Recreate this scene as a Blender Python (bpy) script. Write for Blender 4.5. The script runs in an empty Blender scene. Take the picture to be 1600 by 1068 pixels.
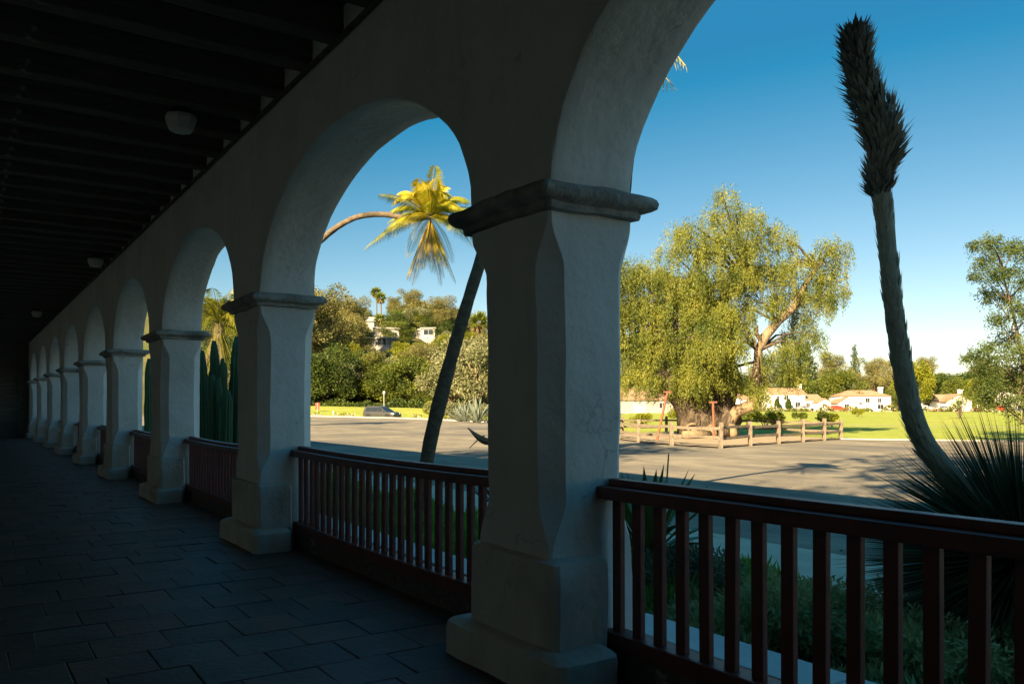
import bpy, bmesh, math, random
import numpy as np
from mathutils import Vector, Matrix, noise as mnoise
R = math.radians
rng = np.random.default_rng(7)
random.seed(7)
sc = bpy.context.scene
col = sc.collection

# ------------------------------------------------------------------ camera
EYE = 1.45
YAW = R(33.8)
cam_d = bpy.data.cameras.new('camera')
cam = bpy.data.objects.new('camera', cam_d); col.objects.link(cam)
cam.location = (0, 0, EYE)
cam.rotation_euler = (R(90), 0, -YAW)
cam_d.sensor_width = 36; cam_d.lens = 28.8; cam_d.shift_y = 0.0625
cam_d.clip_start = 0.05; cam_d.clip_end = 6000
sc.camera = cam

# ------------------------------------------------------------------ light
SUN_AZ = R(65)      # light travels towards this bearing (from +Y to +X)
SUN_EL = R(25.5)
w = bpy.data.worlds.new('World'); sc.world = w; w.use_nodes = True
nt = w.node_tree; bg = nt.nodes['Background']
sky = nt.nodes.new('ShaderNodeTexSky'); sky.sky_type = 'NISHITA'
sky.sun_disc = False; sky.sun_elevation = SUN_EL
sky.sun_rotation = SUN_AZ + math.pi
sky.air_density = 0.8; sky.dust_density = 0.2; sky.ozone_density = 3.0; sky.altitude = 60
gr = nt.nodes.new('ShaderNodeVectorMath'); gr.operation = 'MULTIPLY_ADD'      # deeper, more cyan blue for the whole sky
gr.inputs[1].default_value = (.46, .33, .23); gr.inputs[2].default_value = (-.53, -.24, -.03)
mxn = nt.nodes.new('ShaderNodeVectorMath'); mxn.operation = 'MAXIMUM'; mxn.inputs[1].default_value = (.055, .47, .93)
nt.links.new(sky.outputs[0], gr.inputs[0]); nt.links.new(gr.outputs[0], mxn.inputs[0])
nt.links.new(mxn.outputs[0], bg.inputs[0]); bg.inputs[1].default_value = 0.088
sd = bpy.data.lights.new('sun', 'SUN'); sd.energy = 3.4; sd.angle = R(0.5); sd.color = (1.0, 0.79, 0.49)
so = bpy.data.objects.new('sun', sd); col.objects.link(so)
ldir = Vector((math.sin(SUN_AZ)*math.cos(SUN_EL), math.cos(SUN_AZ)*math.cos(SUN_EL), -math.sin(SUN_EL)))
so.rotation_euler = ldir.to_track_quat('-Z', 'Y').to_euler(); so.location = (-30, -10, 40)
sc.view_settings.view_transform = 'Standard'; sc.view_settings.look = 'None'
sc.view_settings.gamma = 1.0; sc.view_settings.use_curve_mapping = False
sc.view_settings.exposure = 2.65
sc.cycles.max_bounces = 12; sc.cycles.diffuse_bounces = 9; sc.cycles.transparent_max_bounces = 4

# ------------------------------------------------------------------ helpers
CY, SY = math.cos(YAW), math.sin(YAW)
def LD(lat, d):                       # metres right of / ahead of the porch viewpoint -> world XY
    return lat*CY + d*SY, d*CY - lat*SY
def PX(px, d):                        # bearing (in 1600 px picture units) and distance ahead -> world XY
    return LD((px-800)/1280*d, d)
def PZ(py, d): return EYE + (634-py)/1280*d
def V(px, py, d):
    x, y = PX(px, d); return Vector((x, y, PZ(py, d)))
def sstep(a, b, x):
    t = min(1, max(0, (x-a)/(b-a))); return t*t*(3-2*t)
def zg(x, y):
    return -0.3 + 0.45*min(1, max(0, (y-50)/60))
def zt(x, y):
    lat = x*CY - y*SY; d = x*SY + y*CY
    if d < 60: return zg(x, y)
    r = lat/d
    A = np.interp(r, [-1, -.25, -.12, 0, .15, .4, .8], [31, 31, 26, 18, 13, 13, 15])
    a = np.interp(r, [-.1, .1, .2], [125, 200, 270]); b = np.interp(r, [-.1, .1, .2], [270, 420, 520])
    h = A*sstep(a, b, d)
    h += np.interp(r, [-.02, .06], [1.05, 0])*sstep(107, 131, d)
    h += 1.5*sstep(a, a+40, d)*math.sin(x*.045)*math.cos(y*.05)
    return zg(x, y) + h

def tag(o, label=None, cat=None, group=None, kind=None):
    if label: o['label'] = label
    if cat: o['category'] = cat
    if group: o['group'] = group
    if kind: o['kind'] = kind
    return o
def empty(name, loc=(0, 0, 0), rz=0):
    o = bpy.data.objects.new(name, None); col.objects.link(o)
    o.location = loc; o.rotation_euler[2] = rz; o.empty_display_size = .2
    return o
def link(name, me, mat=None, parent=None):
    o = bpy.data.objects.new(name, me); col.objects.link(o)
    if mat is not None and len(me.materials) == 0: me.materials.append(mat)
    if parent is not None: o.parent = parent
    return o
def copy_tree(o, parent=None):
    c = o.copy(); col.objects.link(c); c.parent = parent
    for ch in list(o.children): copy_tree(ch, c)
    return c

class MB:
    def __init__(s): s.v = []; s.f = []
    def add(s, vs, fs):
        b = len(s.v); s.v += [tuple(v) for v in vs]; s.f += [tuple(i+b for i in f) for f in fs]
    def box(s, x0, x1, y0, y1, z0, z1):
        s.add([(x0,y0,z0),(x1,y0,z0),(x1,y1,z0),(x0,y1,z0),(x0,y0,z1),(x1,y0,z1),(x1,y1,z1),(x0,y1,z1)],
              [(0,3,2,1),(4,5,6,7),(0,1,5,4),(1,2,6,5),(2,3,7,6),(3,0,4,7)])
    def bar(s, p, q, w, h, up=(0,0,1), w2=None, h2=None):
        p = Vector(p); q = Vector(q); a = (q-p).normalized(); u = Vector(up)
        sd_ = a.cross(u)
        if sd_.length < 1e-4: sd_ = a.cross(Vector((1,0,0)))
        sd_.normalize(); u = sd_.cross(a)
        w2 = w if w2 is None else w2; h2 = h if h2 is None else h2
        vs = []
        for c, ww, hh in ((p, w, h), (q, w2, h2)):
            for i, j in ((-1,-1),(1,-1),(1,1),(-1,1)): vs.append(c + sd_*(i*ww/2) + u*(j*hh/2))
        s.add(vs, [(3,2,1,0),(4,5,6,7),(0,1,5,4),(1,2,6,5),(2,3,7,6),(3,0,4,7)])
    def tube(s, pts, rad, n=8, cap=True, rough=0.0, seed=0):
        pts = [Vector(p) for p in pts]; rings = []
        ref = Vector((0.31, 0.2, 0.93))
        prev = None
        for i, p in enumerate(pts):
            a = (pts[min(i+1, len(pts)-1)] - pts[max(i-1, 0)]).normalized()
            if prev is None:
                u = a.cross(ref); u = u if u.length > 1e-3 else a.cross(Vector((1,0,0)))
            else: u = prev - a*prev.dot(a)
            u.normalize(); prev = u; v = a.cross(u)
            r = rad[i] if hasattr(rad, '__len__') else rad
            ring = []
            for k in range(n):
                t = 2*math.pi*k/n
                rr = r*(1 + rough*mnoise.noise(Vector((p.x*1.7+math.cos(t)*1.5, p.y*1.7+math.sin(t)*1.5+seed, p.z*1.3))))
                ring.append(p + u*(math.cos(t)*rr) + v*(math.sin(t)*rr))
            rings.append(ring)
        b = len(s.v)
        for r_ in rings: s.v += [tuple(v) for v in r_]
        for i in range(len(pts)-1):
            for k in range(n):
                s.f.append((b+i*n+k, b+i*n+(k+1) % n, b+(i+1)*n+(k+1) % n, b+(i+1)*n+k))
        if cap:
            s.f.append(tuple(b+k for k in range(n-1, -1, -1))); e = b+(len(pts)-1)*n
            s.f.append(tuple(e+k for k in range(n)))
    def loft(s, rings, cap=True):
        n = len(rings[0]); b = len(s.v)
        for r_ in rings: s.v += [tuple(v) for v in r_]
        for i in range(len(rings)-1):
            for k in range(n):
                s.f.append((b+i*n+k, b+i*n+(k+1) % n, b+(i+1)*n+(k+1) % n, b+(i+1)*n+k))
        if cap:
            s.f.append(tuple(b+k for k in range(n-1, -1, -1))); e = b+(len(rings)-1)*n
            s.f.append(tuple(e+k for k in range(n)))
    def mesh(s, name, smooth=False, bevel=0):
        me = bpy.data.meshes.new(name); me.from_pydata(s.v, [], s.f); me.validate()
        bm = bmesh.new(); bm.from_mesh(me)
        if bevel:
            es = [e for e in bm.edges if len(e.link_faces) == 2 and e.calc_face_angle(0) > .6]
            bmesh.ops.bevel(bm, geom=es, offset=bevel, segments=2, affect='EDGES', profile=.6)
        bmesh.ops.recalc_face_normals(bm, faces=bm.faces)
        bm.to_mesh(me); bm.free()
        if smooth:
            me.polygons.foreach_set('use_smooth', [True]*len(me.polygons))
            if smooth != 'all':
                try: me.set_sharp_from_angle(angle=R(38))
                except Exception: pass
        me.update(); return me
    def build(s, name, mat, parent=None, smooth=False, bevel=0):
        return link(name, s.mesh(name, smooth, bevel), mat, parent)

# ------------------------------------------------------------------ materials
def nodes(name):
    m = bpy.data.materials.new(name); m.use_nodes = True
    t = m.node_tree; b = t.nodes['Principled BSDF']
    return m, t, b
def M(name, c1, c2=None, scale=4, rough=.8, bump=0, bscale=40, spec=.3, metal=0, detail=6, stretch=None, c3=None, s3=.6, bdist=.02):
    m, t, b = nodes(name); N = t.nodes.new; L = t.links.new
    b.inputs['Roughness'].default_value = rough; b.inputs['Specular IOR Level'].default_value = spec
    b.inputs['Metallic'].default_value = metal
    tc = N('ShaderNodeTexCoord'); src = tc.outputs['Object']
    if stretch:
        mp = N('ShaderNodeMapping'); mp.inputs['Scale'].default_value = stretch; L(src, mp.inputs[0]); src = mp.outputs[0]
    if c2 is None: b.inputs['Base Color'].default_value = (*c1, 1)
    else:
        n = N('ShaderNodeTexNoise'); n.inputs['Scale'].default_value = scale; n.inputs['Detail'].default_value = detail
        n.inputs['Roughness'].default_value = .65; L(src, n.inputs['Vector'])
        cr = N('ShaderNodeValToRGB'); cr.color_ramp.elements[0].position = .32; cr.color_ramp.elements[1].position = .68
        cr.color_ramp.elements[0].color = (*c1, 1); cr.color_ramp.elements[1].color = (*c2, 1)
        L(n.outputs['Fac'], cr.inputs[0]); out = cr.outputs[0]
        if c3 is not None:
            n3 = N('ShaderNodeTexNoise'); n3.inputs['Scale'].default_value = s3; n3.inputs['Detail'].default_value = 5
            L(src, n3.inputs['Vector'])
            r3 = N('ShaderNodeValToRGB'); r3.color_ramp.elements[0].position = .5; r3.color_ramp.elements[1].position = .66
            L(n3.outputs['Fac'], r3.inputs[0])
            mx = N('ShaderNodeMixRGB'); L(r3.outputs[0], mx.inputs[0]); L(out, mx.inputs[1]); mx.inputs[2].default_value = (*c3, 1); out = mx.outputs[0]
        L(out, b.inputs['Base Color'])
    if bump:
        n2 = N('ShaderNodeTexNoise'); n2.inputs['Scale'].default_value = bscale; n2.inputs['Detail'].default_value = 8; L(src, n2.inputs['Vector'])
        bp = N('ShaderNodeBump'); bp.inputs['Strength'].default_value = bump; bp.inputs['Distance'].default_value = bdist
        L(n2.outputs['Fac'], bp.inputs['Height']); L(bp.outputs[0], b.inputs['Normal'])
    return m
def leafmat(name, ca, cb, trans=.35, rough=.5, scale=.6, cc=None):
    m, t, b = nodes(name); N = t.nodes.new; L = t.links.new
    g = N('ShaderNodeNewGeometry'); n = N('ShaderNodeTexNoise'); n.inputs['Scale'].default_value = scale; n.inputs['Detail'].default_value = 3
    tc = N('ShaderNodeTexCoord'); L(tc.outputs['Object'], n.inputs['Vector'])
    ad = N('ShaderNodeMath'); ad.operation = 'MULTIPLY_ADD'; ad.inputs[1].default_value = .36
    L(g.outputs['Random Per Island'], ad.inputs[0])
    mu = N('ShaderNodeMath'); mu.operation = 'MULTIPLY_ADD'; mu.inputs[1].default_value = 1.6; mu.inputs[2].default_value = -.55
    L(n.outputs['Fac'], mu.inputs[0]); L(mu.outputs[0], ad.inputs[2])
    cr = N('ShaderNodeValToRGB'); e = cr.color_ramp.elements
    e[0].color = (*ca, 1); e[1].color = (*cb, 1); e[0].position = .1; e[1].position = .8
    if cc is not None:
        k = e.new(.97); k.color = (*cc, 1)
    L(ad.outputs[0], cr.inputs[0])
    b.inputs['Roughness'].default_value = rough; b.inputs['Specular IOR Level'].default_value = .25
    L(cr.outputs[0], b.inputs['Base Color'])
    tr = N('ShaderNodeBsdfTranslucent'); L(cr.outputs[0], tr.inputs[0])
    mx = N('ShaderNodeMixShader'); mx.inputs[0].default_value = trans
    L(b.outputs[0], mx.inputs[1]); L(tr.outputs[0], mx.inputs[2])
    L(mx.outputs[0], t.nodes['Material Output'].inputs[0])
    return m

plaster = M('plaster', (.73,.70,.64), (.80,.775,.715), 2.2, .9, .45, 14, .15, c3=(.66,.63,.565), s3=.9)
plaster_dark = M('worn_plaster', (.60,.57,.50), (.70,.67,.60), 3.0, .9, .6, 18, .15, c3=(.50,.475,.415), s3=1.7)
def age(m, streak, chip, crack=True, grain=None):
    t = m.node_tree; b = t.nodes['Principled BSDF']; N = t.nodes.new; L = t.links.new
    src = b.inputs['Base Color'].links[0].from_socket; tc = N('ShaderNodeTexCoord')
    def layer(scale3, nscale, lo, hi, c, src, fac=1, det=7):
        mp = N('ShaderNodeMapping'); mp.inputs['Scale'].default_value = scale3; L(tc.outputs['Object'], mp.inputs[0])
        n = N('ShaderNodeTexNoise'); n.inputs['Scale'].default_value = nscale; n.inputs['Detail'].default_value = det; n.inputs['Roughness'].default_value = .7; L(mp.outputs[0], n.inputs['Vector'])
        r = N('ShaderNodeMapRange'); r.inputs[1].default_value = lo; r.inputs[2].default_value = hi; r.inputs[4].default_value = fac; L(n.outputs['Fac'], r.inputs[0])
        x = N('ShaderNodeMixRGB'); L(r.outputs[0], x.inputs[0]); L(src, x.inputs[1]); x.inputs[2].default_value = (*c, 1); return x.outputs[0]
    src = layer((1, 1, .12) if grain is None else grain, 5, .48, .75, streak, src, .55)
    src = layer((1, 1, 1), 3.2, .64, .70, chip, src, .8)
    if crack:
        wp = N('ShaderNodeTexNoise'); wp.inputs['Scale'].default_value = 2.5; wp.inputs['Detail'].default_value = 6; L(tc.outputs['Object'], wp.inputs['Vector'])
        ad = N('ShaderNodeVectorMath'); ad.operation = 'ADD'; L(tc.outputs['Object'], ad.inputs[0]); L(wp.outputs['Color'], ad.inputs[1])
        v = N('ShaderNodeTexVoronoi'); v.feature = 'DISTANCE_TO_EDGE'; v.inputs['Scale'].default_value = .9; L(ad.outputs[0], v.inputs['Vector'])
        r = N('ShaderNodeMapRange'); r.inputs[1].default_value = 0; r.inputs[2].default_value = .008; r.inputs[3].default_value = .55; r.inputs[4].default_value = 0; L(v.outputs['Distance'], r.inputs[0])
        mk = N('ShaderNodeTexNoise'); mk.inputs['Scale'].default_value = .8; L(tc.outputs['Object'], mk.inputs['Vector'])
        mr = N('ShaderNodeMapRange'); mr.inputs[1].default_value = .52; mr.inputs[2].default_value = .62; L(mk.outputs['Fac'], mr.inputs[0])
        pm = N('ShaderNodeMath'); pm.operation = 'MULTIPLY'; L(r.outputs[0], pm.inputs[0]); L(mr.outputs[0], pm.inputs[1])
        x = N('ShaderNodeMixRGB'); L(pm.outputs[0], x.inputs[0]); L(src, x.inputs[1]); x.inputs[2].default_value = (*[q*.55 for q in chip], 1); src = x.outputs[0]
    L(src, b.inputs['Base Color'])
age(plaster, (.60,.56,.48), (.50,.46,.39))
age(plaster_dark, (.46,.42,.35), (.33,.30,.245))
capstone = M('cap_stone', (.30,.285,.25), (.50,.475,.415), 9, .95, .9, 28, .1, c3=(.21,.20,.175), s3=3)
beamwood = M('beam_wood', (.075,.062,.05), (.20,.17,.14), 3, .85, .5, 14, .2, stretch=(.5,6,6))
boardwood = M('ceiling_board_wood', (.13,.108,.09), (.26,.22,.185), 2, .85, .4, 10, .2, stretch=(1,4,1), c3=(.42,.39,.34), s3=2.3)
tilemat = [M('clay_tile_%s' % n, a, b_, 5, .5, .35, 20, .4, c3=c, s3=2) for n, a, b_, c in
           (('brown', (.11,.068,.052), (.16,.10,.08), (.08,.062,.052)),
            ('red', (.14,.075,.055), (.19,.105,.078), (.10,.068,.054)),
            ('grey', (.10,.078,.066), (.15,.118,.10), (.075,.062,.056)),
            ('dark', (.08,.055,.045), (.125,.085,.07), (.06,.048,.042)))]
grout = M('grout', (.06,.05,.043), (.09,.075,.064), 20, .95, .3, 60)
redwood = M('red_paint', (.165,.040,.032), (.22,.056,.044), 6, .42, .15, 30, .4, c3=(.11,.03,.025), s3=5)
age(beamwood, (.05,.042,.035), (.40,.37,.32), False, (.3, 3, 3))
age(redwood, (.13,.03,.024), (.16,.075,.055), False, (6, 1, .25))
asphalt = M('asphalt', (.14,.123,.095), (.30,.255,.18), .9, .92, .6, 60, .2, c3=(.13,.12,.102), s3=.22, stretch=(1,.55,1))  # mottling carries worn patches and some dappled tree shade in its colour
age(asphalt, (.15,.132,.105), (.14,.125,.10), True, (.4, .12, 1))
concrete = M('concrete', (.30,.28,.25), (.40,.375,.33), 3, .9, .3, 40, .2)
whitekerb = M('pale_kerb', (.52,.51,.48), (.62,.61,.58), 4, .85, .2, 40)
walkmat = M('walkway_stone', (.44,.355,.25), (.58,.475,.345), 1.6, .9, .4, 30)
soil = M('soil', (.07,.052,.036), (.12,.09,.062), 5, .95, .8, 30)
drysoil = M('dry_soil', (.27,.20,.125), (.36,.28,.18), 1.2, .95, .8, 20)
grass = M('lawn_grass', (.235,.275,.045), (.32,.35,.06), .35, .9, .5, 26, .1, c3=(.33,.325,.07), s3=.12, bdist=.08)
wild = M('hill_ground', (.06,.065,.022), (.13,.115,.045), .12, .95, .6, 3, .1, c3=(.07,.085,.025), s3=.05)
fencewood = M('fence_wood', (.11,.085,.06), (.25,.20,.145), 5, .9, .5, 25, .15, stretch=(3,3,.7))
bark = M('grey_bark', (.055,.042,.031), (.135,.10,.07), 5, .95, 1.0, 14, .1, stretch=(1,1,.3), bdist=.06)
barkpale = M('pale_bark', (.16,.115,.068), (.27,.20,.12), 3, .9, .8, 12, .1, stretch=(1,1,.3), bdist=.05)
palmbark = M('palm_bark', (.10,.075,.05), (.19,.145,.10), 7, .95, .8, 20, .1, stretch=(1,1,2), bdist=.04)
rust = M('rust_iron', (.14,.055,.03), (.21,.09,.05), 9, .8, .3, 40)
white = M('white_wall', (.74,.70,.62), (.82,.78,.70), .6, .85, .2, 12)
terracotta = M('roof_tile', (.24,.145,.085), (.37,.24,.15), 1.6, .85, .5, 8, .2)
greywall = M('grey_wall', (.24,.225,.205), (.32,.30,.27), 1, .85)
glass = M('window_glass', (.02,.025,.03), None, rough=.12, spec=.6)
trim = M('window_trim', (.45,.44,.40), None, rough=.6)
shutter = M('shutter_paint', (.33,.40,.36), (.40,.46,.41), 5, .6)
carpaint = M('grey_paint', (.07,.068,.066), None, rough=.25, spec=.6, metal=.35)
carred = M('red_car_paint', (.50,.05,.02), None, rough=.3, spec=.5)
carwhite = M('white_car_paint', (.65,.65,.64), None, rough=.3, spec=.5)
carsilver = M('silver_car_paint', (.34,.35,.36), None, rough=.3, spec=.5, metal=.2)
rubber = M('rubber', (.02,.02,.02), None, rough=.9)
rim = M('wheel_rim', (.45,.45,.45), None, rough=.35, metal=.7)
lamp_red = M('tail_light', (.55,.04,.02), None, rough=.25, spec=.6)
lamp_clear = M('head_light', (.7,.7,.7), None, rough=.15, spec=.6)
signred = M('red_sign', (.62,.05,.03), None, rough=.5)
signgrey = M('sign_metal', (.42,.43,.43), None, rough=.45, metal=.4)
milkglass = M('milk_glass', (.62,.60,.54), (.68,.66,.60), 6, .35, spec=.5)
iron = M('black_iron', (.015,.015,.016), None, rough=.5)
stalkmat = M('flower_stalk', (.27,.24,.165), (.40,.35,.25), 10, .9, .6, 40)
seedmat = M('seed_head', (.07,.055,.04), (.15,.12,.085), 20, .9)
cactusmat = M('cactus_skin', (.035,.075,.032), (.06,.11,.045), 4, .6, .2, 30)

pepper_leaf = leafmat('pepper_leaf', (.055,.085,.014), (.25,.25,.036), .3, cc=(.36,.29,.08), scale=.8)
euc_leaf = leafmat('eucalyptus_leaf', (.09,.10,.026), (.25,.215,.065), .25, cc=(.40,.26,.10), scale=.25)
oak_leaf = leafmat('oak_leaf', (.020,.038,.007), (.085,.115,.016), .25, scale=.3)
green_leaf = leafmat('green_leaf', (.045,.07,.010), (.18,.20,.026), .3, scale=.3)
sage_leaf = leafmat('sage_leaf', (.12,.13,.055), (.24,.23,.11), .25, scale=.3)
yellow_leaf = leafmat('yellow_leaf', (.15,.17,.012), (.29,.28,.02), .4, scale=.3)
pine_leaf = leafmat('pine_leaf', (.035,.055,.018), (.085,.105,.03), .15, scale=.3)
dark_feather_leaf = leafmat('feathery_leaf', (.045,.075,.016), (.115,.145,.03), .35, scale=.7)  # dark green is this leaf's own colour
palm_leaf = leafmat('palm_leaf', (.14,.18,.012), (.50,.45,.025), .45, cc=(.65,.5,.07), scale=1.2)
palm_gold = leafmat('golden_palm_leaf', (.45,.37,.02), (.75,.58,.06), .45, scale=1.5)
palm_dead = leafmat('dead_palm_leaf', (.16,.12,.07), (.40,.28,.13), .3, scale=2)
fern_leaf = leafmat('bright_bed_leaf', (.10,.27,.035), (.22,.40,.06), .35, scale=2)
bed_leaf = leafmat('bed_leaf', (.20,.28,.10), (.42,.46,.22), .3, scale=1.5)
aloe_leaf = leafmat('aloe_leaf', (.06,.14,.04), (.13,.22,.065), .15, scale=4, rough=.4)
agave_leaf = leafmat('agave_leaf', (.10,.135,.10), (.20,.22,.16), .1, scale=2, rough=.45)
agave_brown = leafmat('dry_agave_leaf', (.30,.16,.07), (.42,.25,.11), .1, scale=2)
spine_leaf = leafmat('spine_leaf', (.03,.055,.03), (.075,.11,.05), .15, scale=4, rough=.45)
flower_white = leafmat('white_blossom', (.55,.52,.45), (.7,.66,.58), .2)
flower_red = leafmat('red_blossom', (.40,.06,.05), (.55,.2,.14), .2)

# ------------------------------------------------------------------ leaves
def unit(a): return a/np.maximum(np.linalg.norm(a, axis=1, keepdims=True), 1e-9)
def leaves(name, P, A, L, W, mat, parent=None, S=None, bend=None):
    n = len(P); A = unit(A)
    if S is None: S = unit(np.cross(A, rng.normal(size=(n, 3))))
    L = np.broadcast_to(np.asarray(L, float).reshape(-1, 1), (n, 1)); W = np.broadcast_to(np.asarray(W, float).reshape(-1, 1), (n, 1))
    v = np.empty((n, 4, 3)); v[:, 0] = P; v[:, 1] = P + A*L*.45 + S*W*.5; v[:, 2] = P + A*L; v[:, 3] = P + A*L*.45 - S*W*.5
    if bend is not None: v[:, 2] += bend
    me = bpy.data.meshes.new(name)
    me.vertices.add(4*n); me.vertices.foreach_set('co', v.reshape(-1).astype('f4'))
    me.loops.add(4*n); me.loops.foreach_set('vertex_index', np.arange(4*n, dtype='i4'))
    me.polygons.add(n); me.polygons.foreach_set('loop_start', np.arange(0, 4*n, 4, dtype='i4'))
    me.update(calc_edges=True); me.validate()
    return link(name, me, mat, parent)
def ball(n, p=.45):
    d = unit(rng.normal(size=(n, 3))); return d*(rng.random((n, 1))**p)
def crown_pts(clumps, per, squash=.8):
    P = []; A = []
    for c, r in clumps:
        k = max(6, int(per*r*r)); b = ball(k)
        b[:, 2] *= squash
        P.append(np.asarray(c) + b*r); A.append(unit(b) + rng.normal(size=(k, 3))*.7)
    return np.concatenate(P), np.concatenate(A)

# ------------------------------------------------------------------ ground
mb = MB(); rings = [0, 8, 16, 30, 45, 60, 80, 100, 107, 113, 119, 125, 131, 138, 145, 160, 175, 190, 205, 220, 240, 260, 280, 310, 350, 400, 450, 520, 620, 800, 1200, 2200, 4500]
NA = 144
for r in rings:
    for k in range(NA):
        a = 2*math.pi*k/NA; x, y = r*math.sin(a), r*math.cos(a)
        mb.v.append((x, y, zt(x, y) - .12))
for i in range(len(rings)-1):
    for k in range(NA):
        mb.f.append((i*NA+k, i*NA+(k+1) % NA, (i+1)*NA+(k+1) % NA, (i+1)*NA+k))
tag(mb.build('ground', wild, smooth='all'), kind='structure')

def sheet(name, pts, off, mat, parent=None, thick=0):
    bm = bmesh.new(); vs = [bm.verts.new((x, y, 0)) for x, y in pts]; f = bm.faces.new(vs)
    if f.normal.z < 0: f.normal_flip()
    for yy in (50, 110):
        bmesh.ops.bisect_plane(bm, geom=bm.verts[:]+bm.edges[:]+bm.faces[:], plane_co=(0, yy, 0), plane_no=(0, 1, 0))
    bmesh.ops.triangulate(bm, faces=bm.faces[:])
    for v in bm.verts: v.co.z = zg(v.co.x, v.co.y) + off
    if thick:
        r = bmesh.ops.extrude_face_region(bm, geom=bm.faces[:])
        for g in r['geom']:
            if isinstance(g, bmesh.types.BMVert): g.co.z -= thick
    bmesh.ops.recalc_face_normals(bm, faces=bm.faces)
    me = bpy.data.meshes.new(name); bm.to_mesh(me); bm.free()
    if sum(p.normal.z for p in me.polygons) < 0 and not thick: me.flip_normals()
    return link(name, me, mat, parent)

kerbline = [PX(250, 118), PX(380, 113), PX(490, 106), PX(640, 95), PX(760, 80), PX(850, 62), PX(930, 52)]
fence_pts = [LD(5.2, 46.5), LD(5.6, 43.0), LD(6.1, 39.6), LD(7.1, 36.4), LD(8.66, 34.0), LD(10.5, 36.1), LD(12.4, 38.1), LD(14.2, 40.0), LD(15.85, 41.6), LD(17.3, 43.1)]
fence_back = [LD(15.4, 47.5), LD(13.2, 51.0), LD(10.0, 53.0), LD(7.0, 52.0)]
lawn_edge = [PX(1420, 42), PX(1600, 40.5), PX(2000, 38), PX(2600, 36)]
plaza_pts = [(8.1, -40), (8.1, 130)] + kerbline + fence_pts + lawn_edge
tag(sheet('plaza', plaza_pts, 0, asphalt), kind='structure')
def offset_line(pts, dx, dy): return [(x+dx, y+dy) for x, y in pts]
def strip(name, pts, w_, off, mat, thick=0):
    left = []; 
    for i, p in enumerate(pts):
        a = Vector(pts[max(i-1, 0)]); b = Vector(pts[min(i+1, len(pts)-1)]); t = (b-a).normalized(); n_ = Vector((-t.y, t.x))
        left.append((p[0]+n_.x*w_, p[1]+n_.y*w_))
    return sheet(name, list(pts) + left[::-1], off, mat, thick=thick)
tag(strip('kerb', kerbline, .45, .13, concrete, .16), kind='structure')
def lpoly(pxs): return [PX(p, d) for p, d in pxs]
lawn_left = offset_line(kerbline, .35, .35) + lpoly([(930, 70), (850, 95), (800, 112), (640, 124), (480, 130), (250, 138)])
mb = MB(); row = [(250, 118), (380, 113), (490, 106), (560, 101), (640, 95), (700, 88), (760, 80), (850, 62), (930, 52)]; back = [138, 134, 131, 129, 127, 122, 116, 100, 80]
for (p_, d0), d1 in zip(row, back):
    for k in range(11):
        x, y = PX(p_, d0+.5+(d1-d0-.5)*k/10); mb.v.append((x, y, zt(x, y)+.025))
for i in range(len(row)-1):
    for k in range(10): mb.f.append((i*11+k, i*11+k+1, (i+1)*11+k+1, (i+1)*11+k))
tag(mb.build('lawn', grass, smooth='all'), kind='structure')
tag(sheet('lawn', [fence_pts[-1]] + lawn_edge[:3] + lpoly([(2000, 165), (1600, 190), (1200, 195), (990, 150), (900, 90), (940, 60)]) + [fence_back[3], fence_back[2], fence_back[1], fence_back[0]], .015, grass), kind='structure')
tag(sheet('soil', fence_pts + fence_back, .05, drysoil), kind='structure')
tag(strip('kerb', [fence_pts[-1]] + lawn_edge[:3], -.18, .06, concrete, .1), kind='structure')
pl = [PX(1180, 78), PX(1330, 72), PX(1500, 68), PX(1800, 60)]
tag(strip('path', pl, .9, .03, walkmat), kind='structure')
rd = [PX(820, 165), PX(950, 172), PX(1200, 203), PX(1400, 206), PX(1600, 203), PX(2000, 190)]
tag(strip('road', rd, -9, .0, asphalt), kind='structure')
# strip next to the porch
tag(sheet('walkway', [(6.2, -30), (8.1, -30), (8.1, 70), (6.2, 70)], .10, walkmat, thick=.25), kind='structure')
tag(sheet('planting_bed', [(3.93, -30), (6.2, -30), (6.2, 70), (3.93, 70)], .06, soil), kind='structure')
mb = MB(); 
for k in range(-6, 25): mb.box(3.58, 3.95, k*2.6+.006, k*2.6+2.594, -.4, .012+.006*random.random())
tag(mb.build('kerb', whitekerb, bevel=.012), kind='structure')

# ------------------------------------------------------------------ arcade
XI, XO = 2.5, 3.07
YN = [3.39+4.94*(n-1) for n in range(0, 10)]              # near face of pillar n
TH = [.95, .78, .97, 1.08, 1.05, 1.0, 1.04, 1.02, 1.0, 1.2]
ZS, RISE, ZT = 2.60, 1.14, 4.37
arc = empty('mission_arcade', (0, 0, 0))
tag(arc, 'long shaded mission porch of off-white plaster arches under a dark beamed ceiling', 'arcade')
def nz(p, s, k): return Vector((mnoise.noise(p*s), mnoise.noise(p*s+Vector((31, 7, 3))), mnoise.noise(p*s+Vector((5, 57, 11)))))*k
def wob(p): return p + nz(p, 1.6, .014) + nz(p, 6.0, .005)

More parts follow.
